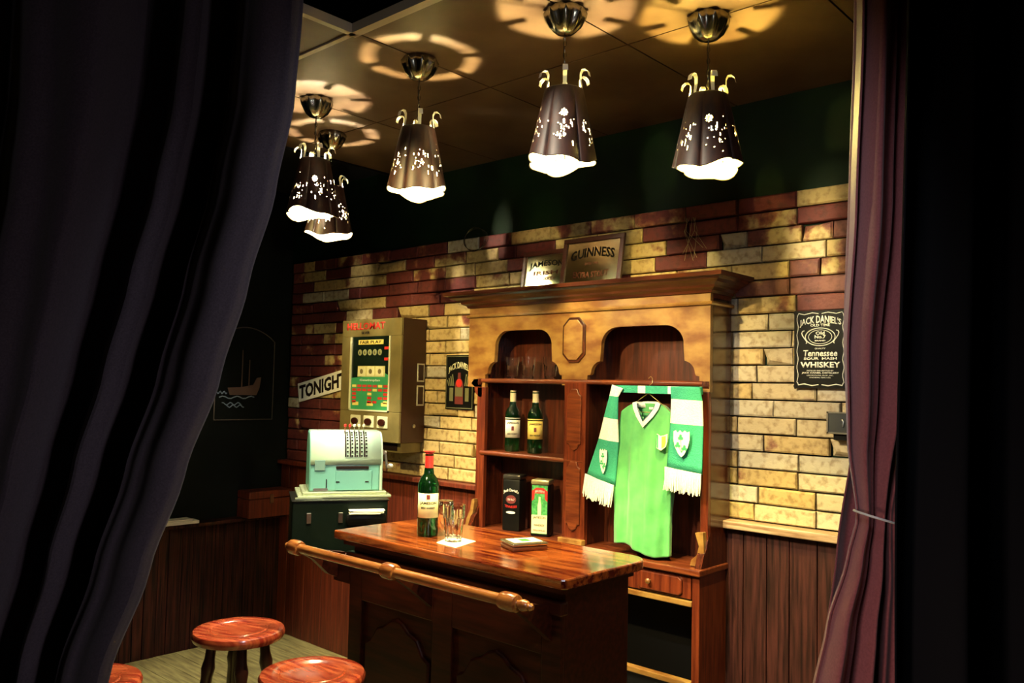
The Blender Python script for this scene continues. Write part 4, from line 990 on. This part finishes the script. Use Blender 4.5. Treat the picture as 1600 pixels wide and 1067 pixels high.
# ================================================================== STOOLS
def make_stool(loc, label, rz=0):
    t = thing('bar_stool', label, 'stool', loc, rz, 'round wooden bar stools')
    R_ = .155; H = .75
    seat = [(.001, H-.038), (.13, H-.038), (.150, H-.032), (R_, H-.020), (R_, H-.012), (.150, H-.003), (.140, H), (.100, H-.001), (.096, H-.004), (.092, H-.001), (.088, H-.003), (.060, H-.005), (.001, H-.006)]
    MB().lathe(seat, 64).build('seat', W_stool, t, True)
    for k in range(4):
        a = PI/4+k*PI/2; c_, s_ = math.cos(a), math.sin(a); n = 24; pts = []; rs = []
        for i in range(n+1):
            q = i/n; r = .085+.085*q; z = (H-.035)*(1-q)+.0; pts.append((r*c_, r*s_, z))
            rr = .016+.006*math.sin(q*PI)
            if .10 < q < .13 or .55 < q < .58 or .80 < q < .83: rr += .005
            rs.append(rr)
        MB().tube(pts, rs, 14).build('leg', W_leg, t, True)
    for lv, q in ((.26, .65),):
        for k in range(4):
            a = PI/4+k*PI/2; b_ = a+PI/2; r = .085+.085*q
            MB().tube([(r*math.cos(a), r*math.sin(a), lv), (r*.72*(math.cos(a)+math.cos(b_))*.70, r*.72*(math.sin(a)+math.sin(b_))*.70, lv), (r*math.cos(b_), r*math.sin(b_), lv)], [.008, .011, .008], 10).build('stretcher', W_leg, t, True)
    return t
s0 = make_stool((-2.655, 1.555, 0), 'wooden bar stool with red brown seat, farther from the camera', .4)
dup(s0, (-2.11, 1.482, 0), 'wooden bar stool with orange brown seat cut off by the bottom edge', .1)
dup(s0, (-2.50, .985, 0), 'red brown bar stool mostly hidden by the grey curtain', .7)

# ================================================================== CURTAINS
fh = Vector((math.sin(YAW), math.cos(YAW), 0)); rh = Vector((math.cos(YAW), -math.sin(YAW), 0))
def lerp_tab(tab, z):
    if z >= tab[0][0]: return tab[0][1]
    for i in range(len(tab)-1):
        if z >= tab[i+1][0]:
            t_ = (tab[i][0]-z)/(tab[i][0]-tab[i+1][0]); t_ = t_*t_*(3-2*t_)*.5+t_*.5; return tab[i][1]*(1-t_)+tab[i+1][1]*t_
    return tab[-1][1]
def curtain(name, label, D0, left_tab, right_tab, fold, mt, ztop, nu=260, nz=120, zbot=.01, th=.003):
    """tabs: (z, s) where s is metres along the opening"""
    vs = []; fs = []
    for j_ in range(nz+1):
        z = ztop+(zbot-ztop)*j_/nz; a = lerp_tab(left_tab, z); b_ = lerp_tab(right_tab, z)
        for i in range(nu+1):
            u_ = i/nu; s_ = a+(b_-a)*u_; d_, ds = fold(u_, z)
            p = fh*(D0+d_)+rh*(s_+ds); vs.append((p.x, p.y, z))
    for j_ in range(nz):
        for i in range(nu): k = j_*(nu+1)+i; fs.append((k, k+1, k+nu+2, k+nu+1))
    b = MB(); b.add(vs, fs); o = b.build(name, mt, None, True); sd = o.modifiers.new('t', 'SOLIDIFY'); sd.thickness = th
    tag(o, label, 'curtain'); return o
DL = 1.25; kx = DL/1303
Zp = lambda y, D: 1.6+(605-y)*D/1303
Sx = lambda x, D: (x-800)*D/1303
FP = [(0, .05), (.1, .0), (.2, .1), (.3, 0), (.4, .1), (.5, .0), (.56, .10), (.62, .09), (.655, .01), (.70, -.005), (.765, .0), (.785, .10), (.828, .12), (.842, .05), (.852, .035), (.866, .045), (.878, .13), (.905, .13), (.922, .02), (.94, .0), (.965, -.008), (.99, .0), (1, .02)]
def foldL(u_, z):
    for i in range(len(FP)-1):
        if u_ <= FP[i+1][0]:
            t_ = (u_-FP[i][0])/(FP[i+1][0]-FP[i][0]); t_ = t_*t_*(3-2*t_); d_ = FP[i][1]*(1-t_)+FP[i+1][1]*t_; break
    return d_*(1-.25*math.sin(z*1.5))+.006*math.sin(u_*90+3*z), .006*math.sin(z*4+u_*20)*(1 if u_ < .9 else 0)
edge = [(2.75, Sx(462, DL)), (Zp(0, DL), Sx(446, DL)), (Zp(150, DL), Sx(438, DL)), (Zp(300, DL), Sx(413, DL)), (Zp(450, DL), Sx(376, DL)), (Zp(600, DL), Sx(338, DL)), (Zp(750, DL), Sx(290, DL)), (Zp(900, DL), Sx(243, DL)), (Zp(1060, DL), Sx(190, DL)), (.95, Sx(120, DL)), (.75, Sx(130, DL)), (0, Sx(190, DL))]
lft = [(2.75, -1.65), (1.6, -1.60), (.95, -1.50), (0, -1.55)]
curtain('stage_curtain', 'charcoal grey curtain swept aside along the whole left of the view', DL, lft, edge, foldL, M_curt_l, 2.76, nu=420)
DR = 1.55
def foldR(u_, z):
    k = min(1, max(0, abs(z-1.38)/.5)); g = .35+.65*k
    ph = u_*2*PI*3.2+.3*math.sin(z*2.1)
    return (.045*math.sin(ph)+.016*math.sin(2.6*ph+.7))*g, .012*math.cos(ph)*g
rl = [(2.76, Sx(1343, DR)), (Zp(0, DR), Sx(1338, DR)), (Zp(300, DR), Sx(1328, DR)), (Zp(520, DR), Sx(1320, DR)), (Zp(680, DR), Sx(1326, DR)), (Zp(795, DR), Sx(1342, DR)), (Zp(860, DR), Sx(1326, DR)), (Zp(960, DR), Sx(1296, DR)), (Zp(1067, DR), Sx(1275, DR)), (0, Sx(1240, DR))]
rr_ = [(2.76, Sx(1500, DR)), (Zp(300, DR), Sx(1490, DR)), (Zp(600, DR), Sx(1450, DR)), (Zp(795, DR), Sx(1400, DR)), (Zp(900, DR), Sx(1405, DR)), (Zp(1067, DR), Sx(1400, DR)), (0, Sx(1420, DR))]
curtain('stage_curtain', 'wine red curtain gathered by a cord at the right of the bar', DR, rl, rr_, foldR, M_curt_r, 2.76)
# back layer hanging straight behind the gathered one
def foldB(u_, z): ph = u_*2*PI*1.5; return .02*math.sin(ph), 0
curtain('curtain_lining', 'plain wine red curtain layer hanging behind the gathered right curtain', DR+.12, [(2.76, Sx(1352, DR+.12)), (Zp(680, DR), Sx(1332, DR+.12)), (Zp(860, DR), Sx(1308, DR+.12)), (Zp(1067, DR), Sx(1282, DR+.12)), (0, Sx(1260, DR+.12))], [(2.76, Sx(1450, DR+.12)), (0, Sx(1420, DR+.12))], foldB, M_curt_r, 2.74, nu=80)
tz = Zp(793, DR); pts = []
for i in range(33):
    a = 2*PI*i/32; s_ = Sx(1371, DR)+.038*math.cos(a); d_ = DR+.05*math.sin(a); p = fh*d_+rh*s_; pts.append((p.x, p.y, tz-.010*math.cos(a)))
tag(MB().tube(pts, .0022, 8, cap=False).build('curtain_tie', M_tie, None, True), 'pale cord tied around the gathered right curtain', 'cord')
# drape at the right, its black stands in for the unlit curtain
def foldK(u_, z): ph = u_*2*PI*5; return .05*math.sin(ph+.4*math.sin(z*2)), 0
curtain('unlit_drape', 'black drape standing in for the unlit right side of the view', 1.42, [(2.76, Sx(1425, 1.42)), (1.4, Sx(1405, 1.42)), (0, Sx(1420, 1.42))], [(2.76, 1.25), (0, 1.25)], foldK, mat('unlit_black_velvet', (.006, .006, .007), .95, spec=.05), 2.75)
